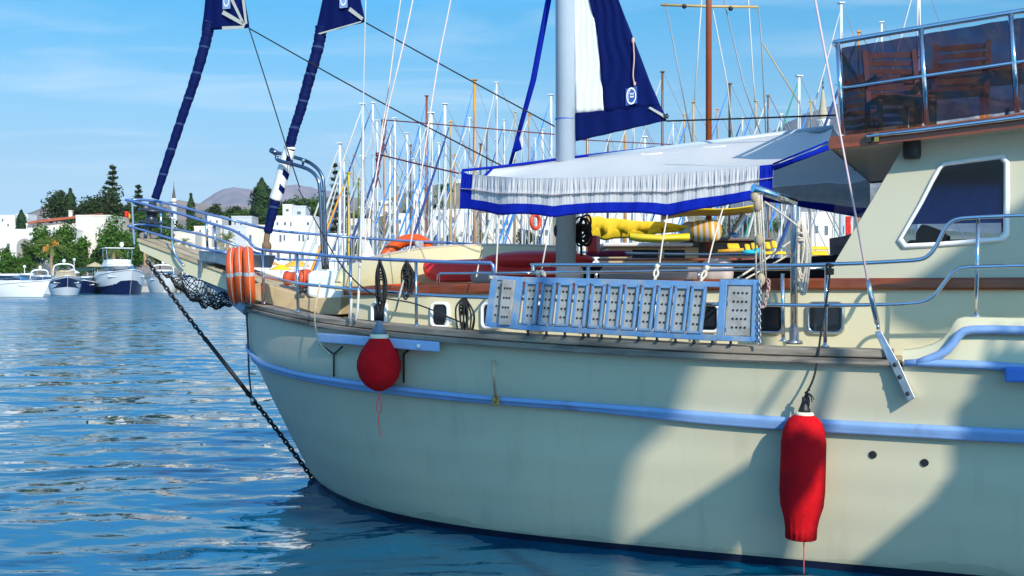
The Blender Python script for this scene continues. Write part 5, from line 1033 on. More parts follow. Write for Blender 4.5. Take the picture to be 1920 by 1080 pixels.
# ---------------------------------------------------------------- white houses
stucco = mat("white stucco", (.66, .65, .63), .85, var=.04, vs=.6, bump=.1, bs=3); stuccog = mat("shaded ivory stucco", (.66, .60, .52), .85, var=.05, vs=.6); winm = mat("dark blue window", (.10, .125, .16), .25, var=.3, vs=1.5); redtile = mat("red roof tiles", (.38, .085, .035), .8, var=.2, vs=1.2, bump=.4, bs=5)  # second stucco is an even ivory
STW = mat('warm white stucco', (.62, .57, .50), .85, var=.06, vs=.5, bump=.1, bs=3); STG = mat('greyish white stucco', (.50, .51, .53), .85, var=.06, vs=.5, bump=.1, bs=3)
def house(label, x0, x1, yt, yb, Y, depth=8, wins=(), chim=(), name="white_house", parapet=.35, group="white houses on the shore", m=None, wcol=None):
    m = m or (stucco, stucco, STW, STG)[int(abs(x0*7+yt*3)) % 4]; wcol = wcol or winm; p, q = at(x0, yb, Y), at(x1, yt, Y); z0 = min(p.z, 1.0) if p.z < 4 else p.z-3.5; c = V(((p.x+q.x)/2, Y, z0))
    t = thing(name, label, "house", tuple(c), group); o = MB(); W_ = q.x-p.x; Hh = q.z-z0
    o.box((p.x, Y, z0), (W_, 0, 0), (0, depth, 0), (0, 0, Hh-.05)); part("wall", o, m, t)
    o = MB(); k = .18
    for a, b in (((p.x-.06, Y-.06), (W_+.12, k)), ((p.x-.06, Y+depth-k+.06), (W_+.12, k)), ((p.x-.06, Y-.06+k), (k, depth-2*k+.12)), ((q.x-k+.06, Y-.06+k), (k, depth-2*k+.12))): o.box((*a, q.z-.06), (b[0], 0, 0), (0, b[1], 0), (0, 0, parapet))
    part("parapet", o, m, t)
    for wdef in wins:
        fx, fy, fw, fh = wdef[:4]; X = p.x+W_*fx; zt = p.z+(q.z-p.z)*(1-fy); w_ = W_*fw; h = (q.z-p.z)*fh
        wt_ = thing("window", None, None, V((X, Y, zt-h))-V(t.location)); wt_.parent = t
        f = MB(); e = .07
        for (a, b, cw, ch) in ((-e, -e, w_+2*e, e), (-e, h, w_+2*e, e), (-e, 0, e, h), (w_, 0, e, h)): f.box((X+a, Y-.09, zt-h+b), (cw, 0, 0), (0, .09, 0), (0, 0, ch))
        part("frame", f, offwhite, wt_); g_ = MB(); g_.box((X, Y-.03, zt-h), (w_, 0, 0), (0, .03, 0), (0, 0, h)); part("pane", g_, wcol, wt_)
    for fx, h in chim:
        o = MB(); X = p.x+W_*fx; o.box((X, Y+depth*.4, q.z-.1), (.7, 0, 0), (0, .7, 0), (0, 0, h)); o.box((X-.1, Y+depth*.4-.1, q.z-.1+h), (.9, 0, 0), (0, .9, 0), (0, 0, .15)); part("chimney", o, m, t)
    return t, p, q
def grid_w(nx, ny, w, h, x0=.08, y0=.15, x1=.92, y1=.9): g = random.Random(int(nx*7+ny*13+w*1000)); return [(x0+(x1-x0)*(i+.5+g.uniform(-.18, .18))/nx-w/2, y0+(y1-y0)*(j+.5)/ny-h/2, w*g.uniform(.7, 1.2), h*g.uniform(.75, 1.05)) for j in range(ny) for i in range(nx) if nx*ny < 3 or g.random() < .68]
# the villa on the left
vl, p, q = house("long low white villa wing with a round-headed porch behind the left hedge", -60, 142, 432, 530, 240, 9, [(.36, .25, .03, .12), (.52, .55, .02, .2), (.18, .5, .03, .2)])
o = MB(); c = at(46, 462, 239.9); R_ = 15*240/F; o.prism([c+V((R_*math.cos(a), 0, R_*math.sin(a))) for a in [math.pi*i/16 for i in range(17)]]+[c+V((-R_, 0, -3.0)), c+V((R_, 0, -3.0))], V((0, .05, 0))); part("porch_shade_panel", o, mat("shaded porch", (.30, .27, .25), .9), vl)  # flat panel on the wall; the porch's shade is its colour
vb, p, q = house("tall plain white villa block between the two bright green trees", 142, 207, 405.5, 530, 244, 12, [(.25, .30, .03, .1), (.6, .45, .04, .14)])
vr, p, q = house("villa upper storey with a red tiled roof and recessed terrace", 49, 172, 421, 436, 250, 9, [(.30, .3, .03, .5), (.78, .1, .12, .7), (.42, .3, .02, .4)], [(.55, 3.2), (.24, 1.4)], m=stuccog)
o = MB(); a, b = at(52, 417, 249), at(174, 405, 249); o.hexa([V((a.x, 248.6, a.z-.3)), V((b.x, 248.6, b.z-.1)), V((b.x, 256, b.z+.2)), V((a.x, 256, a.z+.2)), V((a.x, 248.6, a.z)), V((b.x, 248.6, b.z+.35)), V((b.x, 255, b.z+1.0)), V((a.x, 255, a.z+.9))]); part("roof", o, redtile, vr)
o = MB(); o.box(V((at(143, 412, 249.6).x, 249.8, at(143, 436, 249.6).z+.2)), (.9, 0, 0), (0, .05, 0), (0, 0, 2.4)); part("terrace_flag", o, mat("red cloth", (.6, .02, .03), .8), vr)
hs = [("small white house with one dark window above the palm, far behind the bow rail", 386, 416, 406.5, 424, 300, 7, grid_w(2, 1, .12, .3)),
 ("white cube house beside the thin cypress, behind the pulpit", 364, 397, 426, 450, 262, 8, [(.3, .2, .1, .2), (.7, .2, .12, .2)]),
 ("white two-step house under the mountain with a blue roof tank", 434, 472, 407, 430, 290, 8, grid_w(3, 1, .08, .3)),
 ("low white house between the two bow stays", 420, 466, 425, 446, 266, 8, grid_w(2, 1, .1, .3)),
 ("white house with tall shuttered windows left of the striped sail roll", 462, 500, 424, 460, 250, 9, grid_w(3, 1, .10, .34, y0=.35)),
 ("long white apartment house with a row of tall windows right of the striped sail roll", 505, 590, 407, 460, 246, 12, grid_w(8, 1, .05, .24, y0=.52, y1=.98)+grid_w(5, 1, .05, .14, y0=.1, y1=.4)),
 ("small white penthouse on top of the long apartment house", 549, 573, 388, 410, 262, 6, grid_w(1, 1, .3, .3)),
 ("tiny white house half hidden by trees beside the tall pine", 530, 548, 385, 403, 290, 5, grid_w(1, 1, .3, .3)),
 ("white garden house left of the small cypress with a solar heater", 326, 366, 436, 470, 256, 8, grid_w(3, 1, .09, .3)),
 ("low white waterfront terrace building behind the bow rail", 470, 596, 462, 500, 236, 8, grid_w(9, 1, .05, .5)),
 ("low white waterfront shop behind the orange lifebuoys", 392, 462, 466, 500, 238, 7, grid_w(4, 1, .1, .45)),
 ("narrow tall white house on the hillside right of the brown topmast", 775, 794, 357, 436, 300, 8, grid_w(1, 5, .4, .09)),
 ("terraced white house stepping down the hillside below the awning corner", 814, 862, 352, 392, 330, 10, grid_w(4, 2, .1, .22)),
 ("small white hillside house among the left group of masts", 714, 736, 378, 400, 325, 7, grid_w(2, 1, .18, .35)),
 ("white hillside cottage left of the tall ochre masts", 681, 704, 376, 394, 330, 7, grid_w(2, 1, .15, .35)),
 ("broad pale building with grey arches just below the awning corner", 841, 893, 394, 462, 262, 12, grid_w(4, 3, .10, .16)),
 ("white house with dark balconies behind the thick white masts", 767, 796, 415, 455, 275, 8, grid_w(2, 2, .2, .22)),
 ("long white hillside house with four windows between masts", 702, 740, 388, 412, 312, 8, grid_w(4, 1, .1, .35)),
 ("white house seen under the awning left edge, two storeys", 904, 962, 402, 446, 268, 10, grid_w(4, 2, .09, .22)),
 ("white house seen under the awning just left of the grey mast", 968, 1034, 398, 452, 272, 10, grid_w(5, 2, .08, .2)),
 ("pale row house behind the masts above the orange ring", 650, 700, 412, 455, 270, 9, grid_w(4, 2, .1, .2)),
 ("square white house with red awning at the marina edge", 735, 768, 440, 482, 252, 8, grid_w(2, 2, .16, .2)),
 ("wide white shed with grey bands seen under the awning beside the davit", 1498, 1600, 400, 462, 235, 12, grid_w(5, 1, .08, .3)),
 ("white rendered wall house behind the yellow boom cover", 1085, 1290, 402, 470, 280, 10, grid_w(9, 2, .05, .2)),
 ("white hillside house at the top of the slope by the awning corner", 856, 880, 338, 356, 345, 7, grid_w(2, 1, .2, .35)),
 ("low cream house between hillside trees behind the furled blue stays", 800, 845, 396, 420, 290, 8, grid_w(3, 1, .12, .3)),
 ("small white house under hillside trees left of the narrow tall one", 742, 772, 402, 428, 292, 7, grid_w(2, 1, .16, .3)),
 ("white cottage at the waterline behind the bow gantry", 596, 650, 440, 486, 250, 8, grid_w(4, 1, .1, .3))]
for h in hs: house(*h[:6], h[6], h[7])
t = house("tiny white house far off on the left skyline", 0, 28, 404, 430, 700, 14, grid_w(3, 2, .12, .2))[0]
house("tiny pale apartment house far off beside the dark cypress", 30, 52, 402, 428, 720, 14, grid_w(3, 3, .14, .15)); house("tiny stepped white house far off behind the dark cypress", 20, 44, 410, 432, 640, 12, grid_w(3, 1, .14, .3))
# minarets
mi = thing("minaret", "slim white minaret with a dark pointed cap left of the mountain", "minaret", tuple(at(326, 440, 420)))
b = at(326, 440, 420); q = 420/F; o = MB(); b0 = b-UP*10; o.lathe(b0, UP, [(9*q, 0), (9*q, 10), (9*q, 10+12*q), (5.6*q, 10+14*q), (5.6*q, 10+50*q), (8*q, 10+52*q), (8*q, 10+56*q), (4.6*q, 10+56.5*q), (4.6*q, 10+68*q)], 20); part("shaft", o, stucco, mi)
o = MB(); o.lathe(b+UP*60*q, UP, [(5.2*q, 0), (4.6*q, 2*q), (1.0*q, 27*q), (.5*q, 32*q), (.3*q, 39*q), (.01, 40*q)], 14); part("spire", o, mat("dark lead spire", (.07, .05, .045), .6), mi)
mi = thing("minaret", "pale stone minaret with a pointed spire beside the flybridge", "minaret", tuple(at(1543, 260, 330)))
b = at(1543, 260, 330); q = 330/F; o = MB(); b0 = V((b.x, b.y, 1)); hz = b.z-1; o.lathe(b0, UP, [(12*q, 0), (12*q, hz), (12*q, hz+30*q), (13.5*q, hz+32*q), (13.5*q, hz+35*q), (10.5*q, hz+36*q)], 18); part("shaft", o, stucco, mi)
o = MB(); o.lathe(b+UP*35*q, UP, [(9*q, 0), (8.5*q, 12*q), (6*q, 28*q), (2.2*q, 55*q), (1.2*q, 57*q)], 10); part("spire", o, mat("pale stone spire", (.42, .36, .26), .8, var=.2, vs=.8), mi)
o = MB(); o.lathe(b+UP*90*q, UP, [(1*q, 0), (1*q, 4*q), (2*q, 6*q), (.8*q, 9*q), (.8*q, 13*q), (1.8*q, 15*q), (.7*q, 18*q), (.6*q, 24*q), (1.3*q, 26*q), (.3*q, 29*q), (.1*q, 33*q)], 10); part("finial", o, mat("dark finial", (.05, .04, .035), .6), mi)
# ---------------------------------------------------------------- trees on the left and middle shore
tree("pine_tree", "broad dark pine above the red tiled roof", 107, 355, 430, 56, 275, LD, 2000, .5)
tree("cypress_tree", "dark blunt cypress joined to the pine above the red roof", 132, 354, 430, 22, 268, LC, 1500, .45, 'cypress')
tree("cypress_tree", "short dark cypress beside the far town at left", 40, 395, 445, 19, 262, LC, 1300, .45, 'cypress')
tree("pine_tree", "low dark pine between the roof pine and the tall tiered conifer", 152, 385, 425, 50, 272, LD, 1200, .5)
tree("pine_tree", "spreading dark pine around the foot of the tall tiered conifer", 197, 354, 432, 80, 266, LD, 2600, .5)
tree("conifer_tree", "tall tiered conifer rising above every other tree at left", 211, 312, 440, 64, 270, LD, 2600, .5, 'conifer')
tree("conifer_tree", "leaning open conifer just left of the pulpit rail", 260, 350, 450, 46, 262, LD, 1500, .5, 'conifer')
tree("pine_tree", "dark pine seen through the pulpit rails under the headsail", 282, 385, 460, 70, 255, LM, 1500, .5)
tree("broadleaf_tree", "bright green tree just right of the round porch", 82, 417, 520, 46, 230, LG, 1700, .42)
tree("broadleaf_tree", "taller bright green tree with full round top left of the white block", 121, 415, 522, 56, 231, LG, 2300, .42)
tree("broadleaf_tree", "bright green tree overlapping the right edge of the white villa block", 220, 403, 522, 66, 232, LG, 2900, .42)
tree("clipped_tree", "clipped round green tree at the water's edge on the far left", 22, 470, 524, 72, 226, LG, 2400, .36, 'bush', lobes=22)
tree("shrub", "dark shrub between villa block and clipped trees", 151, 472, 520, 30, 233, LM, 700, .4, 'bush'); tree("shrub", "low dark shrub under the villa block's right corner", 180, 478, 522, 30, 233, LM, 700, .4, 'bush'); tree("shrub", "olive green shrub behind the clipped round tree", 8, 455, 500, 24, 236, LM, 500, .4, 'bush')
palm("date palm with orange fruit clusters in front of the two bright trees", 97, 432, 520, 78, 217.5, True, 34); palm("short palm in front of the bright tree near the bow", 212, 458, 522, 42, 224); palm("low palm sprouting beside the fruiting date palm", 72, 490, 524, 26, 221)
palm("low bushy palm under the pulpit rails", 345, 440, 500, 42, 236, group="palm trees behind the bow rail"); palm("dense palm beside the orange lifebuoys", 426, 430, 500, 52, 234, n=40, group="palm trees behind the bow rail"); palm("small palm peeking over the bowsprit planking", 272, 446, 500, 36, 238, group="palm trees behind the bow rail")
for a in (("cypress_tree", "slim dark cypress between minaret and mountain", 358, 363, 450, 17, 320, LC, 1300, .5, 'cypress'), ("conifer_tree", "tall bushy cypress-pine standing in front of the mountain's right foot", 491, 334, 440, 46, 300, LC, 3000, .55, 'cypress'),
  ("pine_tree", "dark pine clump left of the low white houses", 402, 382, 430, 34, 330, LD, 1100, .5), ("pine_tree", "pointed dark pine left of the tall cypress-pine", 440, 384, 430, 36, 335, LD, 1100, .5), ("pine_tree", "broad green pine row joining the tall cypress-pine", 458, 388, 432, 44, 330, LM, 1200, .5),
  ("broadleaf_tree", "rounded green tree on the slope right of the striped roll", 568, 366, 430, 60, 340, LM, 1500, .55), ("broadleaf_tree", "green tree behind the bow gantry", 598, 360, 430, 40, 330, LM, 1300, .5), ("conifer_tree", "very tall dark conifer behind the bow gantry's right leg", 628, 308, 470, 40, 290, LD, 2200, .5, 'conifer'),
  ("conifer_tree", "dark conifer right of the gantry among the first masts", 652, 352, 470, 30, 300, LD, 1300, .5, 'conifer'), ("broadleaf_tree", "olive tree above the pulpit's first stanchions", 330, 418, 470, 60, 280, LM, 1200, .5), ("broadleaf_tree", "green garden tree below the slim cypress", 372, 405, 450, 36, 300, LM, 900, .5), ("shrub", "green shrub below the white cube house", 312, 432, 490, 40, 245, LM, 900, .45, 'bush'), ("broadleaf_tree", "dark garden tree beside the striped roll's foot", 520, 376, 430, 26, 300, LM, 800, .5)):
    tree(*a, group="trees among the white houses")
hillt = [(665, 395, 450, 26), (690, 402, 460, 22), (716, 425, 480, 30), (742, 432, 478, 24), (757, 385, 420, 22), (770, 362, 412, 20), (800, 385, 430, 20), (826, 375, 420, 22), (838, 345, 372, 30), (846, 440, 482, 26), (868, 430, 482, 28), (702, 445, 490, 24), (665, 440, 490, 30), (812, 435, 480, 24), (905, 430, 480, 32), (938, 420, 478, 28), (985, 425, 480, 34), (1010, 440, 482, 26), (1075, 410, 480, 40), (1150, 405, 470, 40), (1250, 400, 470, 44), (1340, 398, 480, 60), (1390, 400, 480, 60), (1450, 405, 480, 56), (1490, 400, 470, 50), (640, 420, 480, 34)]
where = ["behind the first ochre mast", "left of the pale hillside cottage", "behind the blue stays low on the slope", "by the red awning house", "high between the white masts", "beside the narrow tall house top", "right of the narrow tall house", "against the terraced house", "on the skyline by the awning corner", "in front of the broad pale building", "right in front of the grey arches", "low behind the coaming", "low beside the white sail bag", "low between thick white masts", "under the awning's left corner", "under the awning by the blue stays", "under the awning by the hanging ring", "just left of the grey mast", "just right of the grey mast", "behind the yellow boom cover's left half", "behind the yellow boom cover's right half", "behind the striped bolster", "behind the white sail tube", "behind the rope tackle", "behind the davit post", "under the gantry on the hillside"]
for i, ((x, yt, yb, w), wh) in enumerate(zip(hillt, where)):
    if i % 4 == 2 and x < 1050: palm("hillside palm "+wh, x, yt, yb, w+8, 262-(i % 3)*4, n=22, group="palms on the marina slope")
    else: tree("hillside_tree", "leafy green tree "+wh, x, yt, yb, w, 296+(i % 5)*6 if yt < 425 else 256+(i % 4)*3, (LM, LD, LG)[i % 3], 900, .48, group="trees on the marina slope")
more = [(58, 452, 520, 34, 234, LM, "green filler tree between the clipped tree and the fruiting palm"), (150, 440, 515, 34, 238, LG, "green tree tucked behind the tall round tree"), (184, 455, 515, 30, 240, LM, "green tree at the foot of the white block"), (255, 430, 520, 40, 246, LG, "leafy tree straight behind the pulpit post"), (300, 440, 505, 40, 248, LM, "leafy tree behind the second pulpit stanchion"), (170, 372, 425, 40, 276, LD, "dark pine between roof pine and conifer"), (232, 372, 430, 44, 268, LD, "dark pine between the two conifers"), (300, 398, 450, 60, 290, LD, "dark grove under the minaret"), (420, 392, 440, 50, 335, LM, "green grove right of the slim cypress"), (475, 392, 430, 40, 332, LM, "green grove behind the tall cypress-pine"), (545, 372, 415, 50, 345, LD, "dark grove right of the striped roll")]
for x, yt, yb, w, Y, m_, lb in more: tree("broadleaf_tree", lb, x, yt, yb, w, Y, m_, 1300, .5, group="trees along the shore")
# ================================================================ boats across the water
def mhull(mb, L, W, H, bowz, deadrise=.55, nx=16, stern=.9):
    rows = []
    for k, (zf, wf) in enumerate(((0, .78), (.25, .86), (.6, .95), (1, 1))):
        row = []
        for i in range(nx+1):
            t = i/nx; y = -L/2+L*t; sh = H+(bowz-H)*(1-t)**1.7; w = W/2*wf*(1-(1-min(1, t/.55))**2.1)*(1 if t < .6 else 1-(1-stern)*(t-.6)/.4)
            row.append((w, y+(1-zf)*.10*L*(1-t)**3, zf*sh))
        rows.append(row)
    for sg in (1, -1): mb.grid([[V((sg*w, y, z)) for w, y, z in r] for r in rows])
    mb.grid([[V((sg*w, y, z-.02)) for w, y, z in rows[-1]] for sg in (1, 0, -1)], False)
    mb.add([V((sg*rows[k][-1][0], rows[k][-1][1], rows[k][-1][2])) for sg, k in ((1, 0), (1, 3), (-1, 3), (-1, 0))], [[0, 1, 2, 3]])
    return rows
navyhull = mat("navy hull paint and shade", (.006, .012, .07), .2, var=.1, vs=1); tealb = mat("teal bottom paint", (.02, .16, .17), .6)
tan = mat("tan canvas", (.46, .36, .22), .8, var=.1, vs=2, bump=.2); tintw = mat("tinted cabin window", (.015, .025, .045), .08, var=.2, vs=1)
def motorboat(label, px, py, Wd, L, H, bowz, rz, hullm, Y=None, cabin=1.0, fly=False, cover=None, arch=False, band=None):
    Y = Y or 2.0*F/(py-HY); loc = at(px, py, Y); loc.z = 0; t = thing("motor_yacht", label, "motor yacht", (0, 0, 0), "white motor yachts along the far quay")
    o = MB(); rw = mhull(o, L, Wd, H, bowz); part("hull", o, hullm, t)
    for sg in (1, -1):
        o = MB(); o.tube([V((sg*(w+.03), y, z-.05)) for w, y, z in rw[3]], .06, 5); part("rub_rail", o, white, t)
    if band:
        o = MB(); BF = (-.32, .42) if fly else (.25, .85)  # on the flybridge yacht the navy band is underside shade put in colour
        for sg in (1, -1): o.grid([[V((sg*(a[0]+(b[0]-a[0])*f+.03), a[1]+(b[1]-a[1])*f, a[2]+(b[2]-a[2])*f)) for a, b in zip(rw[1], rw[3])] for f in BF])
        part("colour_or_shade_band", o, band, t)
    o = MB(); o.grid([[V((sg*(w+.02), y, max(0, z)*.0+k)) for w, y, z in rw[0]] for k in (.0, .16) for sg in (1,)]); o.grid([[V((-(w+.02), y, k)) for w, y, z in rw[0]] for k in (.0, .16)]); part("waterline_stripe", o, tealb, t)
    c = cabin; w2 = Wd*.40
    def loft(z0, z1, y0, y1, y2, y3, wa, wb, m, name):
        o = MB(); lo = [V((-wa*.55, y0, z0)), V((wa*.55, y0, z0)), V((wa, y0+L*.10, z0)), V((wa, y3, z0)), V((-wa, y3, z0)), V((-wa, y0+L*.10, z0))]; hi = [V((-wb*.6, y1, z1)), V((wb*.6, y1, z1)), V((wb, y1+L*.05, z1)), V((wb, y2, z1)), V((-wb, y2, z1)), V((-wb, y1+L*.05, z1))]
        n = 6; o.grid([lo, hi], False, 0, True); o.add(hi, [list(range(6))]); return part(name, o, m, t)
    z0 = H+(bowz-H)*.12; loft(z0-.1, z0+.55*c, -L*.36, -L*.22, L*.38, L*.40, w2*.92, w2*.86, white, "coachroof")
    loft(z0+.55*c, z0+1.15*c, -L*.22, -L*.06, L*.30, L*.34, w2*.80, w2*.66, tintw if not cover else cover, "windscreen")
    loft(z0+1.15*c, z0+1.38*c, -L*.07, -L*.05, L*.30, L*.34, w2*.72, w2*.66, white if not cover else cover, "cabin_roof")
    if fly:
        loft(z0+1.38*c, z0+1.95*c, -L*.03, .0, L*.24, L*.28, w2*.66, w2*.62, white, "flybridge"); o = MB(); o.cbox((0, L*.14, z0+3.3*c), Wd*.62, L*.22, .10); part("hard_top", o, white, t, bev=.03)
        for sx in (-1, 1):
            for y in (.05, .23): o = MB(); o.tube([V((sx*Wd*.26, L*y, z0+1.9*c)), V((sx*Wd*.27, L*y, z0+3.3*c))], .05, 6); part("top_support", o, steel, t)
        o = MB(); o.ell((Wd*.1, L*.16, z0+3.75*c), .35, .35, .42, 12, 8); part("radar_dome", o, white, t)
    if arch:
        o = MB(); o.tube(smoothpath([V((-w2*.8, L*.28, z0+.6*c)), V((-w2*.7, L*.22, z0+1.9*c)), V((0, L*.20, z0+2.15*c)), V((w2*.7, L*.22, z0+1.9*c)), V((w2*.8, L*.28, z0+.6*c))], 5), .11, 6); part("radar_arch", o, white, t)
        o = MB(); o.ell((0, L*.20, z0+2.5*c), .25, .25, .28, 10, 7); part("radar_dome", o, white, t)
    o = MB(); pts = [V((sg*w*.93, y, z+.55)) for sg, seq in ((1, rw[3][9:0:-1]), (-1, rw[3][1:10])) for w, y, z in seq]; o.tube(pts, .025, 5)
    for p in pts[::3]: o.tube([p, p-UP*.55], .02, 4)
    part("bow_rail", o, steel, t)
    t.location = loc; t.rotation_euler = (0, 0, rz); return t
mbs = [("white sport yacht at the left edge, bow to the right, with dark cabin glass", 18, 557, 4.2, 14.5, 1.45, 2.2, 1.1, white, 1.0, False, None, False, None),
 ("small white cruiser with black window band behind the sport yacht", 52, 549, 4.0, 11.0, 1.5, 2.2, .6, white, 1.25, False, None, False, None),
 ("white express cruiser with blue-tinted raked windscreen", 82, 552, 4.0, 11.5, 1.35, 2.2, .6, white, 1.05, False, None, True, None),
 ("white and navy-banded cruiser under a tan cockpit cover", 122, 554, 4.4, 12.5, 1.7, 2.8, .42, white, 1.2, False, tan, True, navyhull),
 ("small navy hulled boat beside the tan covered cruiser", 160, 551, 3.8, 10.0, 1.4, 2.2, .3, navyhull, .9, False, None, False, None),
 ("big white flybridge yacht with its shaded underside painted navy, nearest the bowsprit", 226, 551, 7.2, 19.0, 2.6, 3.8, .5, white, 1.35, True, None, False, navyhull),
 ("white motor yacht right of the flybridge yacht, partly behind the chain", 306, 549, 5.6, 15.0, 2.2, 3.3, .3, white, 1.15, False, None, True, None),
 ("white cruiser seen through the bowsprit net", 358, 549, 4.6, 12.0, 1.8, 2.6, .25, white, 1.0, False, None, True, None),
 ("white cruiser beyond the net, farthest right along the quay", 404, 548, 4.6, 12.0, 1.8, 2.6, .3, white, 1.0, False, None, False, navyhull)]
for (lb, px, py, Wd, L, H, bz, rz, hm_, cab, fly, cov, arc, bnd) in mbs: motorboat(lb, px, py, Wd, L, H, bz, rz, hm_, None, cab, fly, cov, arc, bnd)
# quay furniture: cafe awning, parasols, lamp posts
o = MB(); c = at(152, 506, 224); o.hexa([c+V(v) for v in ((-2.2, 0, -.3), (2.2, 0, -.3), (2.2, 3, .3), (-2.2, 3, .3), (-2.2, 0, -.15), (2.2, 0, -.15), (2.2, 3, .45), (-2.2, 3, .45))]); solo_t = thing("cafe_awning", "dark green cafe awning on the quay behind the navy boat", "awning", tuple(V((c.x, c.y, 1)))); part("awning_sheet", o, mat("dark green canvas", (.01, .05, .04), .8), solo_t)
for dx in (-2.1, 2.1):
    for dy in (.1, 2.9): o = MB(); o.tube([V((c.x+dx, c.y+dy, 1)), V((c.x+dx, c.y+dy, c.z+.1))], .05, 6); part("awning_post", o, white, solo_t)
def parasol(label, px, py, Y, R_, m):
    c = at(px, py, Y); t = thing("parasol", label, "parasol", (c.x, c.y, 1.0), "parasols on the quay"); o = MB(); o.lathe(c, UP, [(R_, 0), (R_*.98, .05), (R_*.5, .32*R_), (.03, .5*R_), (.02, .56*R_)], 8); part("canopy", o, m, t); o = MB(); o.tube([V((c.x, c.y, 1.0)), c+UP*.4*R_], .04, 6); part("pole", o, white, t)
parasol("sand coloured parasol on the quay right of the cafe awning", 178, 500, 222, 1.7, tan); parasol("pale parasol on the quay behind the fruiting palm", 136, 512, 222, 1.5, offwhite)
yl = mat("bright yellow canvas", (.85, .55, .01), .7)
parasol("yellow parasol seen past the foredeck rail", 527, 506, 130, 1.25, yl)
parasol("orange parasol seen beside the lifebuoys", 505, 497, 160, 1.4, mat("orange canvas", (.75, .28, .03), .7)); parasol("long amber parasol seen behind the white windlass cover", 556, 500, 150, 1.8, mat("amber canvas", (.78, .42, .04), .7))
for x, y, lb in ((46, 508, "white quay lamp beside the clipped tree"), (240, 503, "white quay lamp behind the big flybridge yacht"), (139, 495, "slim white lamp post right of the fruiting palm")):
    b = at(x, 520, 221); b.z = 1; tp = at(x, y-8, 221); t = thing("street_lamp", lb, "lamp", tuple(b), "lamps on the quay"); o = MB(); o.tube([b, tp], .06, 6); part("post", o, white, t); o = MB(); o.ell(tp, .28, .28, .32, 10, 7); part("globe", o, white, t)
# small flag at the pulpit
t = thing("flag", "small red and yellow flag at the tip of the pulpit", "flag", tuple(B(246, 410, .1))); o = MB(); o.grid([[B(243-8*i/6, 397+11*j/5+1.2*math.sin(i), .1)+N*.01*math.sin(i*1.3) for i in range(7)] for j in range(6)]); part("cloth", o, mat("red flag cloth", (.65, .02, .01), .8), t, solid=.002); o = MB(); o.grid([[B(246-5*i/4, 401+9*j/4, .11) for i in range(5)] for j in range(5)]); part("cloth", o, mat("amber flag cloth", (.80, .42, .05), .8), t, "amber corner of the flag", solid=.002)
# ---------------------------------------------------------------- sailing boats in the marina: one per mast
mw = mat("white mast", (.66, .66, .65), .35, var=.03, vs=1); mo = mat("ochre varnished mast", (.62, .26, .03), .35, var=.15, vs=2, stretch=(3, 3, .4)); mbn = mat("brown varnished mast", (.26, .055, .018), .25, var=.15, vs=2, coat=.4); mtan = mat("tan wooden mast", (.50, .34, .14), .45, var=.15, vs=2); mdk = mat("dark brown mast", (.13, .07, .035), .5, var=.15, vs=2); myl = mat("yellow painted mast", (.78, .48, .02), .45)
skyb = mat("mid blue sail cover", (.03, .22, .62), .75, var=.1, vs=1); darkb = mat("dark blue sail cover", (.015, .05, .20), .75, var=.1, vs=1); wcov = mat("white furled sail", (.52, .51, .48), .8); grn = mat("green sail edging", (.02, .26, .16), .75); orr = mat("orange sail edging", (.75, .32, .03), .75); wire = mat("rigging wire", (.30, .30, .32), .5, .2)
beige = mat("beige hull", (.58, .50, .38), .4); brownh = mat("varnished brown hull", (.16, .06, .025), .3, coat=.4)
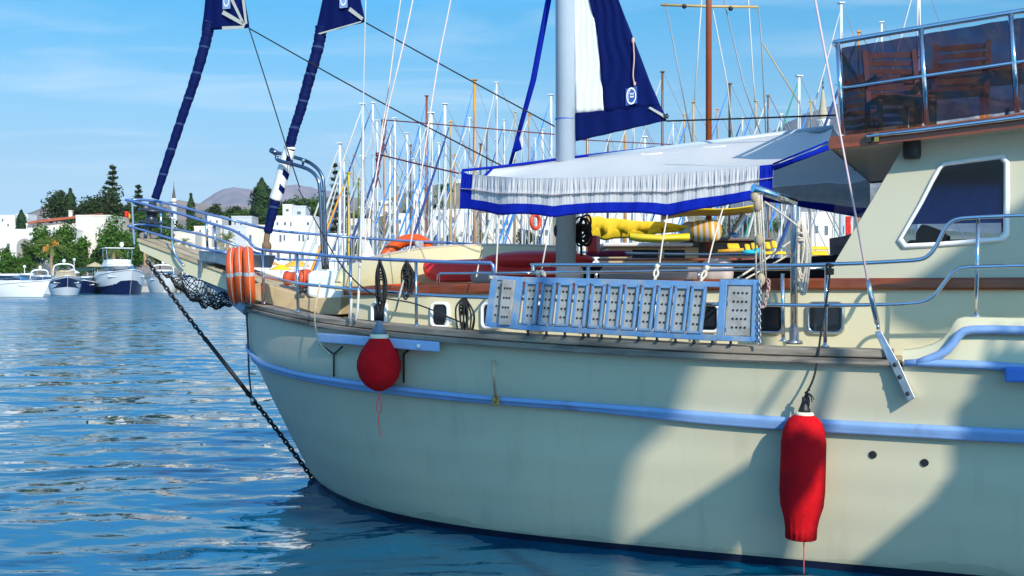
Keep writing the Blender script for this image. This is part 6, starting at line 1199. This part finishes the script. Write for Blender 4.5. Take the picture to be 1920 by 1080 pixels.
boats = [ # px, top, width px, mast, hull, stay, lean of the forestay in photo px per px of height, wanted height, label
 (637, 269, 7, mw, white, wcov, .55, 12, "white sloop nearest the bow gantry, its short white mast alone at left"),
 (653, 325, 6, myl, beige, orr, .62, 9, "small ketch with a short yellow mast right of the gantry"),
 (680, 195, 7, mw, white, wcov, .5, 13, "white sloop whose tall mast stands behind the grey beige shroud"),
 (673, 335, 6, myl, brownh, darkb, .55, 10, "small boat with a short yellow mast between two white ones"),
 (699, 193, 6, mw, white, darkb, .58, 15, "white sloop with the highest truck of the left group"),
 (707, 226, 6, mw, white, wcov, .5, 14, "white sloop just right of the highest left truck"),
 (740, 222, 6, mw, white, darkb, .6, 13, "white sloop behind the upper red line"),
 (745, 350, 5, mo, brownh, darkb, .5, 11, "little boat with a stumpy ochre mast"),
 (763, 250, 6, mw, white, skyb, .58, 13, "white sloop with bright blue furled forestay, left of centre"),
 (776, 298, 6, mw, white, wcov, .5, 11, "low-masted white sloop left of the brown topmast"),
 (800, 180, 6, mbn, brownh, skyb, .5, 17, "brown-masted gulet rigged with a white topmast"),
 (808, 212, 9, mw, white, wcov, .45, 14, "white yacht with a thick mast close right of the brown one"),
 (823, 269, 5, mw, beige, skyb, .5, 12, "beige sloop with thin mast left of the heavy white mast"),
 (834, 195, 8, mw, white, skyb, .55, 15, "white yacht whose heavy white mast stands at mid gap"),
 (872, 277, 4, mw, white, wcov, .5, 12, "white sloop with thin mast left of the tall ochre one"),
 (890, 150, 8, mo, brownh, skyb, .47, 18, "gulet with the tall ochre mast left of the awning"),
 (901, 270, 5, mdk, brownh, wcov, .4, 12, "boat with short brown mizzen mast beside the tall ochre one"),
 (931, 155, 5, mw, white, wcov, .3, 16, "white yacht with the tall thin mast over the awning corner"),
 (979, 246, 5, mw, white, skyb, .5, 13, "white sloop half hidden by the rolled blue pennant sail"),
 (1017, 243, 6, mw, white, skyb, .52, 14, "white sloop close to the grey mast, first of two"),
 (1033, 178, 7, mw, white, skyb, .5, 16, "white yacht close to the grey mast, taller of two"),
 (1101, 150, 6, mo, brownh, darkb, .4, 17, "gulet with ochre mast half behind the staysail"),
 (1172, 160, 6, mo, beige, wcov, .4, 16, "beige boat whose ochre mast shows under the staysail foot"),
 (1187, 200, 7, mw, white, wcov, .45, 14, "white sloop whose mast shows under the staysail foot"),
 (1209, 257, 7, mw, white, wcov, .45, 12, "white sloop with short thick mast over the ridge spar"),
 (1242, 135, 6, mdk, brownh, wcov, .42, 17, "dark-masted boat right of the staysail clew"),
 (1300, 192, 6, mtan, beige, skyb, .55, 15, "tan-masted boat left of the big brown mast"),
 (1368, 157, 6, mdk, brownh, skyb, .5, 17, "dark-masted boat with radar right of the big brown mast"),
 (1417, 190, 5, mtan, beige, skyb, .55, 15, "tan-masted boat second right of the big brown mast"),
 (1498, 143, 8, mw, white, grn, .50, 16, "white yacht with green edged furled forestay left of the stone minaret"),
 (1577, 6, 8, mw, white, wcov, .45, 22, "big white yacht whose masthead rises at the flybridge corner"),
 (1653, 42, 6, mw, white, wcov, .5, 20, "white yacht behind the first smoked panel"),
 (1722, -60, 11, mw, white, wcov, .4, 24, "largest white yacht, thick mast behind the flybridge post")]
boats += [(px, tp, w, (mw, mtan, mo, mw, mdk)[i % 5] if not c else c, (white, beige, white)[i % 3], (wcov, skyb, darkb, wcov)[i % 4], .36+.05*(i % 5), 11+(i*7) % 6, lb) for i, (px, tp, w, c, lb) in enumerate((
 (645, 300, 4, None, "small sloop with a thin mast left of the short yellow one"), (663, 290, 4, None, "thin masted boat between the yellow masts at left"),
 (720, 275, 4, None, "thin masted boat under the upper red knot"), (731, 245, 5, None, "ivory masted boat just left of the upper red line's mast"),
 (770, 272, 4, None, "thin masted boat left of the brown topmast, behind the blue stay"), (787, 228, 5, None, "ochre stub masted boat left of the brown topmast"),
 (845, 228, 5, None, "white masted boat right of the heavy white mast"), (853, 290, 4, None, "tan masted boat just outside the awning corner"),
 (880, 222, 4, None, "thin white mast touching the tall ochre one"), (913, 240, 4, None, "ochre masted boat over the left part of the awning"),
 (945, 225, 4, None, "tan masted boat right of the tall thin white mast"), (966, 210, 4, None, "thin white mast crossing the rolled blue pennant"),
 (992, 215, 4, None, "white mast between pennant and grey mast"), (1004, 260, 4, None, "ochre stub mast just left of the grey mast"), (1140, 262, 4, None, "thin mast low under the staysail foot"),
 (1262, 230, 4, None, "thin white mast right of the staysail clew"), (1283, 215, 4, None, "thin white mast left of the tan one"), (1345, 205, 4, None, "thin mast close right of the big brown mast"), (1392, 222, 4, None, "thin white mast between the dark and tan masts"),
 (1440, 180, 4, None, "thin white mast halfway to the stone minaret"), (1465, 215, 4, None, "thin tan mast left of the green edged stay"), (1520, 190, 4, None, "thin white mast beside the stone minaret"), (1610, 60, 5, None, "white mast seen through the first smoked panel")))]
def sailboat(px, top, wpx, Y, mm, hm_, sm_, lean, label):
    q = Y/F; loc = at(px, 530, Y); loc.z = 0; Hm = at(px, top, Y).z; t = thing("sailing_boat", label, "sailing boat", (0, 0, 0), "sailing boats in the marina")
    L = min(16, max(7, Hm*.78)); Wd = L*.28; o = MB()
    rw = mhull(o, L, Wd, 1.0+L*.02, 1.35+L*.03); part("hull", o, hm_, t); zd = 1.0+L*.02
    o = MB(); o.cbox((0, L*.02, zd+.28), Wd*.5, L*.36, .55); part("coachroof", o, white if hm_ is not brownh else mbn, t, bev=.08)
    o = MB()
    for k in range(4): o.cbox((0, -L*.08+k*L*.085, zd+.32), Wd*.5+.03, L*.04, .2)
    part("cabin_windows", o, tintw, t)
    r = wpx*q/2*.9; ym = -L*.08; o = MB(); o.tube([V((0, ym, zd)), V((0, ym, Hm*.6)), V((0, ym, Hm))], [r, r*.95, r*.8], 10); o.cbox((0, ym, Hm+.02), r*3.2, r*3.2, .08); part("mast", o, mm, t)
    for f in ((.45, .72) if Hm > 11 else (.58,)):
        z = zd+(Hm-zd)*f; s_ = Wd*.30*(1.1-f*.4); o = MB(); o.tube([V((-s_, ym, z)), V((0, ym, z+.05)), V((s_, ym, z))], .045, 5); part("spreader", o, mm, t)
    yb = -L*.49; zb = zd+.5; hz = Hm*.97; J = lean*(hz-zb); yb = max(yb, -J) if J < L*.5 else yb
    o = MB(); a, b = V((0, ym-.1, hz)), V((0, yb, zb)); o.tube([a, a.lerp(b, .12), a.lerp(b, .5), a.lerp(b, .92), b], [.03, .06, .085, .10, .04], 7); part("furled_jib", o, sm_, t)
    o = MB(); o.tube([V((0, ym+.1, Hm)), V((0, L*.49, zd))], .03, 4)
    for sx in (-1, 1): o.tube([V((0, ym, Hm*.96)), V((sx*Wd*.42, ym+.15, zd))], .03, 4); o.tube([V((0, ym, Hm*.6)), V((sx*Wd*.40, ym-.3, zd))], .028, 4)
    part("standing_rigging", o, wire, t)
    o = MB(); o.tube([V((0, ym+.1, zd+1.3)), V((0, L*.34, zd+1.25))], .09, 7); part("boom", o, mm, t); o = MB(); o.tube(smoothpath([V((0, ym+.2, zd+1.75)), V((0, L*.08, zd+1.55)), V((0, L*.33, zd+1.38))], 4), [.30]*3+[.26]*3+[.2]*3, 8, flat=.55); part("sail_cover", o, sm_ if sm_ not in (wcov, orr, grn) else darkb, t)
    o = MB(); pts = [V((sg*w*.93, y, z+.6)) for sg in (1, -1) for w, y, z in (rw[3][1:] if sg > 0 else rw[3][:0:-1])]; o.tube(pts, .025, 4); [o.tube([p, p-UP*.6], .02, 4) for p in pts[::3]]; part("guard_wires", o, steel, t)
    t.location = loc; rz = -math.pi/2+rnd.uniform(-.2, .2); t.rotation_euler = (0, 0, rz); t.location = loc-Matrix.Rotation(rz, 3, 'Z') @ V((0, ym, 0)); return t
used = []
for bt in sorted(boats, key=lambda b: (b[7]-2)*F/(HY-b[1])):
    px, top, wpx, mm, hm_, sm_, lean, H, lb = bt; Y = (H-2)*F/(HY-top)
    while any(abs(Y-u) < 3.6 and abs((px-v)/F*Y) < 16 for u, v in used): Y += .6
    Y = min(Y, 208); used.append((Y, px)); sailboat(px, top, wpx, Y, mm, hm_, sm_, lean, lb)
# wooden lower mast in front of the white topmast is the same boat's: keep; a radar and flags
# ---------------------------------------------------------------- the big brown mast and the yellow-covered gulet just behind
yg = thing("wooden_gulet", "brown wooden gulet with yellow covers moored just beyond, its brown mast rising behind the awning", "sailing boat", tuple(at(1329, 600, 22)*1.0)); YG = 22
def G(px, py, d=0): return at(px, py, YG+d)
def gbox(name, x0, y0, x1, y1, d, dep, m, parent=yg, bev=.03, label=None):
    a, b = G(x0, y1, d), G(x1, y0, d); o = MB(); o.box(a, (b.x-a.x, 0, 0), (0, dep, 0), (0, 0, b.z-a.z)); return part(name, o, m, parent, label, bev)
o = MB(); mhull(o, 19, 5.4, 1.5, 2.2); R3 = Matrix.Rotation(-math.pi/2+.06, 3, 'Z'); c = G(1370, 600, 3.2); c.z = 0; o.v = [tuple(R3 @ V(v)+c) for v in o.v]; part("hull", o, brownh, yg)
o = MB(); b = G(1329, 470, 1.8); o.tube([b, at(1328.5, -600, YG+1.8)], 6.2*YG/F, 14); part("mast", o, mbn, yg)
o = MB(); o.tube([at(1239, 9, YG+1.8), at(1328, 12, YG+1.8), at(1421, 13, YG+1.8)], .028, 6); part("spreader", o, mtan, yg)
for k, (x0, x1) in enumerate(((1283, 12), (1370, 16))): o = MB(); o.ell(at(x0, x1, YG+1.7), .05, .05, .05, 8, 6); part("spreader_light", o, black, yg)
for pts in (((1248, 5), (1298, 268)), ((1316, -5), (1302, 190)), ((1337, 20), (1364, 160), (1375, 260)), ((1356, -5), (1395, 160), (1428, 256)), ((1403, -5), (1412, 140), (1416, 190)), ((1422, 13), (1428, 78), (1436, 250)), ((1429, 80), (1500, 195))):
    o = MB(); o.tube([at(x, y, YG+1.8) for x, y in pts], .014, 5); part("stay", o, (wire, mtan, wcov)[pts[0][0] % 3], yg)
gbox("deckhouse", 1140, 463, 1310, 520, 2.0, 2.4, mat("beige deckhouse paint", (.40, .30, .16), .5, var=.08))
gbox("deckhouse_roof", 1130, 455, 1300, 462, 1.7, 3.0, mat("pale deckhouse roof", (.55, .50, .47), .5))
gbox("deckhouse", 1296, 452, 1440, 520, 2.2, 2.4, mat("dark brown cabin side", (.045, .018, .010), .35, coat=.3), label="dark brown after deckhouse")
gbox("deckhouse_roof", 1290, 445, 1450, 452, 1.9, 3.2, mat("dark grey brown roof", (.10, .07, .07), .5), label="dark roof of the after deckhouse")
for x0, x1 in ((1185, 1235), (1245, 1285)): gbox("deckhouse_window", x0, 468, x1, 486, 1.98, .05, darkglass)
gbox("rail_cap", 1120, 484, 1600, 489, .9, .12, mbn)
def gth(name, label, cat, fn, m, bev=0, group=None, **kw): o = MB(); fn(o); return solo(name, o, m, label, cat, group, bev=bev, **kw)
gth("boom_cover", "long yellow sail cover draped over the neighbouring gulet's boom", "sail cover", lambda o: o.grid([[G(1104+(1288-1104)*i/24, interp(1104+(1288-1104)*i/24, ((1104, 403), (1112, 408), (1122, 404), (1135, 410), (1150, 409), (1200, 415), (1240, 416), (1288, 424)))+k*(interp(i, ((0, 46), (12, 31), (24, 9)))), .2-.10*math.sin(math.pi*k)+.018*math.sin(i*1.3+k*5)+.012*math.sin(i*2.9-k*3)) for i in range(25)] for k in [j/10 for j in range(11)]]+[[G(1104+(1288-1104)*i/24, interp(1104+(1288-1104)*i/24, ((1104, 403), (1112, 408), (1122, 404), (1135, 410), (1150, 409), (1200, 415), (1240, 416), (1288, 424))), .2-.25) for i in range(25)]]), yellow, solid=.01)
gth("boom", "grey and brown boom under the yellow sail cover", "boom", lambda o: o.tube([G(1108, 444, .3), G(1290, 427, .3)], .06, 8), mat("grey brown boom", (.34, .28, .26), .5))
def kayak(o):
    rws = []
    for i in range(17):
        t = i/16; x = 1180+112*t; w = .30*math.sin(math.pi*(t*.9+.05))**.55; h = interp(t, ((0, 13), (.15, 16), (1, 15))); rws.append([G(x, 437+(1-abs(2*t-1))*3+h*(.5-.5*math.cos(a)), -.3)+V((0, w*math.sin(a), 0)) for a in [k*2*math.pi/12 for k in range(12)]])
    o.grid(rws, True, 0, True)
gth("dinghy", "yellow plastic dinghy lying on the deckhouse roof", "dinghy", kayak, mat("yellow plastic", (.72, .52, .02), .4, var=.1))
ystripe = stripes("yellow and white striped cloth", (.60, .52, .42), (.60, .27, .03), V((.92, -.15, .05)), 10, .5)
gth("striped_bolster", "rolled yellow and white striped sunbed mattress beside the dinghy", "mattress", lambda o: o.lathe(G(1300, 434, .1), V((.75, -.62, 0)), [(.001, 0), (.15, .01), (.195, .05), (.205, .15), (.205, .42), (.19, .50), (.14, .535), (.001, .54)], 24), ystripe)
gth("grey_roll", "grey white folded mattress behind the striped roll", "mattress", lambda o: o.ell(G(1293, 432, .3), .2, .3, .17, 16, 10), mat("grey striped ticking", (.50, .50, .52), .8))
gth("canopy", "yellow sun canopy just visible under the awning border", "canopy", lambda o: o.grid([[G(1240+i*20, 400-(i/9)*16-3*math.sin(i*.7)+j*4, j*.8-.6) for i in range(10)] for j in range(4)]), yellow, solid=.02)
for x0, y0, x1, y1, lb in ((1365, 456, 1388, 468, "flat ochre cushion propped against the brown cabin"), (1398, 457, 1408, 471, "narrow yellow deck cushion next to the ochre one"), (1410, 455, 1422, 468, "square yellow deck cushion beside the rope tackle"), (1436, 453, 1446, 467, "yellow chair cushion right of the rope tackle"), (1448, 451, 1458, 465, "yellow chair cushion left of the davit post"), (1482, 462, 1556, 468, "yellow sofa back cushion behind the davit"), (1482, 471, 1518, 480, "yellow sofa seat left of the banner"), (1522, 470, 1555, 479, "yellow sofa seat touching the banner"), (1430, 471, 1476, 477, "yellow bench pad behind the tackle")):
    gth("yellow_cushion", lb, "cushion", lambda o: o.box(G(x0, y1, .6), (G(x1, y0, .6).x-G(x0, y1, .6).x, 0, 0), (.03, .18, 0), (-.02, .05, G(x1, y0, .6).z-G(x0, y1, .6).z)), yellow, .03, "yellow cushions on the neighbouring gulet")
gth("towel", "turquoise towel bunched on the yellow cushions", "towel", lambda o: (o.ell(G(1404, 473, .4), .15, .15, .05, 12, 8), o.ell(G(1420, 472, .4), .14, .15, .07, 12, 8)), mat("turquoise towel", (.01, .46, .55), .9, bump=.3))
gth("paddle", "yellow paddle lying along the gulet's rail", "paddle", lambda o: o.tube([G(1346, 471, .5), G(1394, 468, .5)], .035, 6), mat("ochre paddle", (.72, .36, .03), .5))
gth("sail_tube", "blue and white sail roll leaning against the cabin", "sail", lambda o: (o.tube([G(1374, 443, 1.0), G(1396, 402, 1.0)], .07, 8)), skyb)
gth("sail_tube", "white upper half of a sail roll leaning against the cabin", "sail", lambda o: o.tube([G(1377, 436, .92), G(1396, 401, .92)], .055, 8), wcov)
gth("rope_hank", "black rope coils hanging on the right side of the grey mast", "rope", lambda o: [o.torus(B(1091+rnd.uniform(-4, 6), 428+rnd.uniform(-22, 22), -.1), V((rnd.gauss(0, .3)+1, .8, rnd.gauss(0, .3))), rnd.uniform(.05, .10), .010, 18, 5) for _ in range(14)]+[o.tube([B(1089, 410, -.1), B(1090, 480, -.1)], .012, 6)], blackrope)
gth("jerrycan", "red fuel can behind the black rope coils", "can", lambda o: o.box(B(1100, 475, -1.0), A*.10, -N*.15, UP*.18), mat("red can", (.5, .02, .02), .4), .02)
gth("purple_mat", "dark purple deck mat seen behind the mast foot", "mat", lambda o: o.box(B(1098, 481, -1.45), A*.42, -N*.3, UP*.06), mat("purple mat", (.20, .01, .06), .7), .02)
c = at(1004, 416, 34); t = thing("lifebuoy", "orange red ring hanging in the rigging under the awning", "lifebuoy", tuple(c-UP*.3)); o = MB(); o.torus(c, V((.75, -.6, 0)), .20, .055, 30, 10); part("buoy_ring", o, mat("red orange ring", (.62, .06, .02), .5), t); o = MB(); o.tube([c+UP*.25, c+UP*2.2], .01, 4); part("hanger", o, whiterope, t)
c = at(1585, 424, 60); t = thing("flag", "red flag hanging limp by the wheelhouse front", "flag", tuple(c-UP*1)); o = MB(); o.grid([[c+V((.07*i, .05*math.sin(i*1.5+j), -.12*j+.5)) for i in range(5)] for j in range(9)]); part("cloth", o, mat("red flag", (.7, .015, .01), .8), t, solid=.01); o = MB(); o.tube([c+V((-.03, 0, .7)), c+V((-.03, 0, -2.2))], .03, 5); part("staff", o, white, t)
for x, y, w_, h, lb, m in ((690, 478, 50, 50, "white sail bag peaking above the bow coaming", white), (845, 460, 20, 16, "small white and blue bow cover behind the coaming", wcov)):
    Y = 30; c = at(x, y, Y); o = MB(); q = Y/F; o.lathe(c-UP*(h/2*q), UP, [(w_/2*q, 0), (w_*.4*q, h*.2*q), (w_*.2*q, h*.6*q), (.03, h*q)], 10); solo("sail_bag", o, m, lb, "sail bag")
# ---------------------------------------------------------------- unseen shade casters added on the camera's side, outlined to shade this hull
caster = thing("shade_caster", "unseen shade panels added on a plain hull and poles, out of the picture", "sailing boat", tuple(BS(13, 11, 0)))
WQ = 8.3
def cast(px, py, w=None, WQ=8.3):
    p = hh(px, py) if w is None else B(px, py, w); t = (WQ-sw(p)[1])/SUN.dot(N); return p+SUN*t
def curtain(pts): o = MB(); o.prism([cast(*p) for p in pts], N*.06); part("shade_panel", o, mat("mid blue shade panel", (.03, .08, .24), .8, bump=.2), caster)  # unseen panel added, outlined by its shadow; blue tints the window reflections
o = MB(); o.prism([cast(*(tuple(p)+(None,))[:3], 14) for p in [(300, 560, .3), (430, 566, .5), (500, 583, 1.3), (640, 602, 1.9), (900, 620, 2.05), (1120, 638, 2.05), (1330, 655, 2.05), (1302, 692), (1275, 765), (1255, 800), (1190, 860), (1170, 960), (1150, 1120), (560, 1120, .5), (300, 1000, .2)]], N*.06); part("shade_sheet", o, whitecloth, caster)  # unseen sheet added and shaped to shade the bow half of the hull
curtain([(1425, 852), (1440, 862), (1452, 852), (1446, 868), (1478, 860), (1500, 880), (1440, 965), (1330, 1085), (1150, 1085), (1200, 1000)])
curtain([(1880, 650, 2.05), (1838, 706), (1834, 722), (1848, 716), (1830, 738), (1812, 748), (1806, 775), (1800, 872), (1816, 876), (1788, 884), (1796, 892), (1770, 905), (1774, 914), (1690, 985), (1600, 1062), (1560, 1120), (2080, 1120, 2), (2080, 640, 2.05)])
o = MB(); o.prism([cast(x, y, WC) for x, y in ((1950, 352), (1718, 520), (1668, 540), (1680, 590), (1745, 622), (1950, 590))], N*.06); part("shade_panel", o, mat("mid blue shade panel", (.03, .08, .24), .8, bump=.2), caster)  # added panel that throws the shadow on the wheelhouse side
o = MB(); mhull(o, 15, 4.6, 1.6, 2.4); M4 = Matrix.Rotation(math.pi/2-TH, 3, 'Z'); cc = BS(16.5, 11.2, 0); o.v = [tuple(M4 @ V(v)+cc) for v in o.v]; part("hull", o, white, caster)  # unseen plain hull and poles added to carry the panels
for s_ in (9.6, 11.8): o = MB(); o.tube([BS(s_, 9.4, 1.8), BS(s_, 8.4, 7.6)], .05, 8); part("panel_pole", o, steel, caster)
for a, b, r in (((1484, 690), (1432, 778), .022), ((1868, 612), (1845, 690), .02), ((1905, 612), (1884, 690), .02)):
    o = MB(); o.tube([cast(*a, 2.05, 7.5), cast(*b, 2.05, 7.5)], r, 6); part("shadow_bar", o, steel, caster)  # unseen bars added to throw narrow shadows on the hull
# ---------------------------------------------------------------- the air: a thin even haze over the whole scene
hz_ = MB(); hz_.box(V((-4500, -300, -3)), (9000, 0, 0), (0, 6800, 0), (0, 0, 900))
hm2 = bpy.data.materials.new("haze"); hm2.use_nodes = True; hn = hm2.node_tree.nodes; hn.remove(hn["Principled BSDF"]); pv = hn.new('ShaderNodeVolumePrincipled'); pv.inputs['Color'].default_value = (.72, .86, 1, 1); pv.inputs['Density'].default_value = .00006; pv.inputs['Anisotropy'].default_value = 0
hm2.node_tree.links.new(pv.outputs[0], hn["Material Output"].inputs['Volume']); solo("haze", hz_, hm2, kind='stuff')
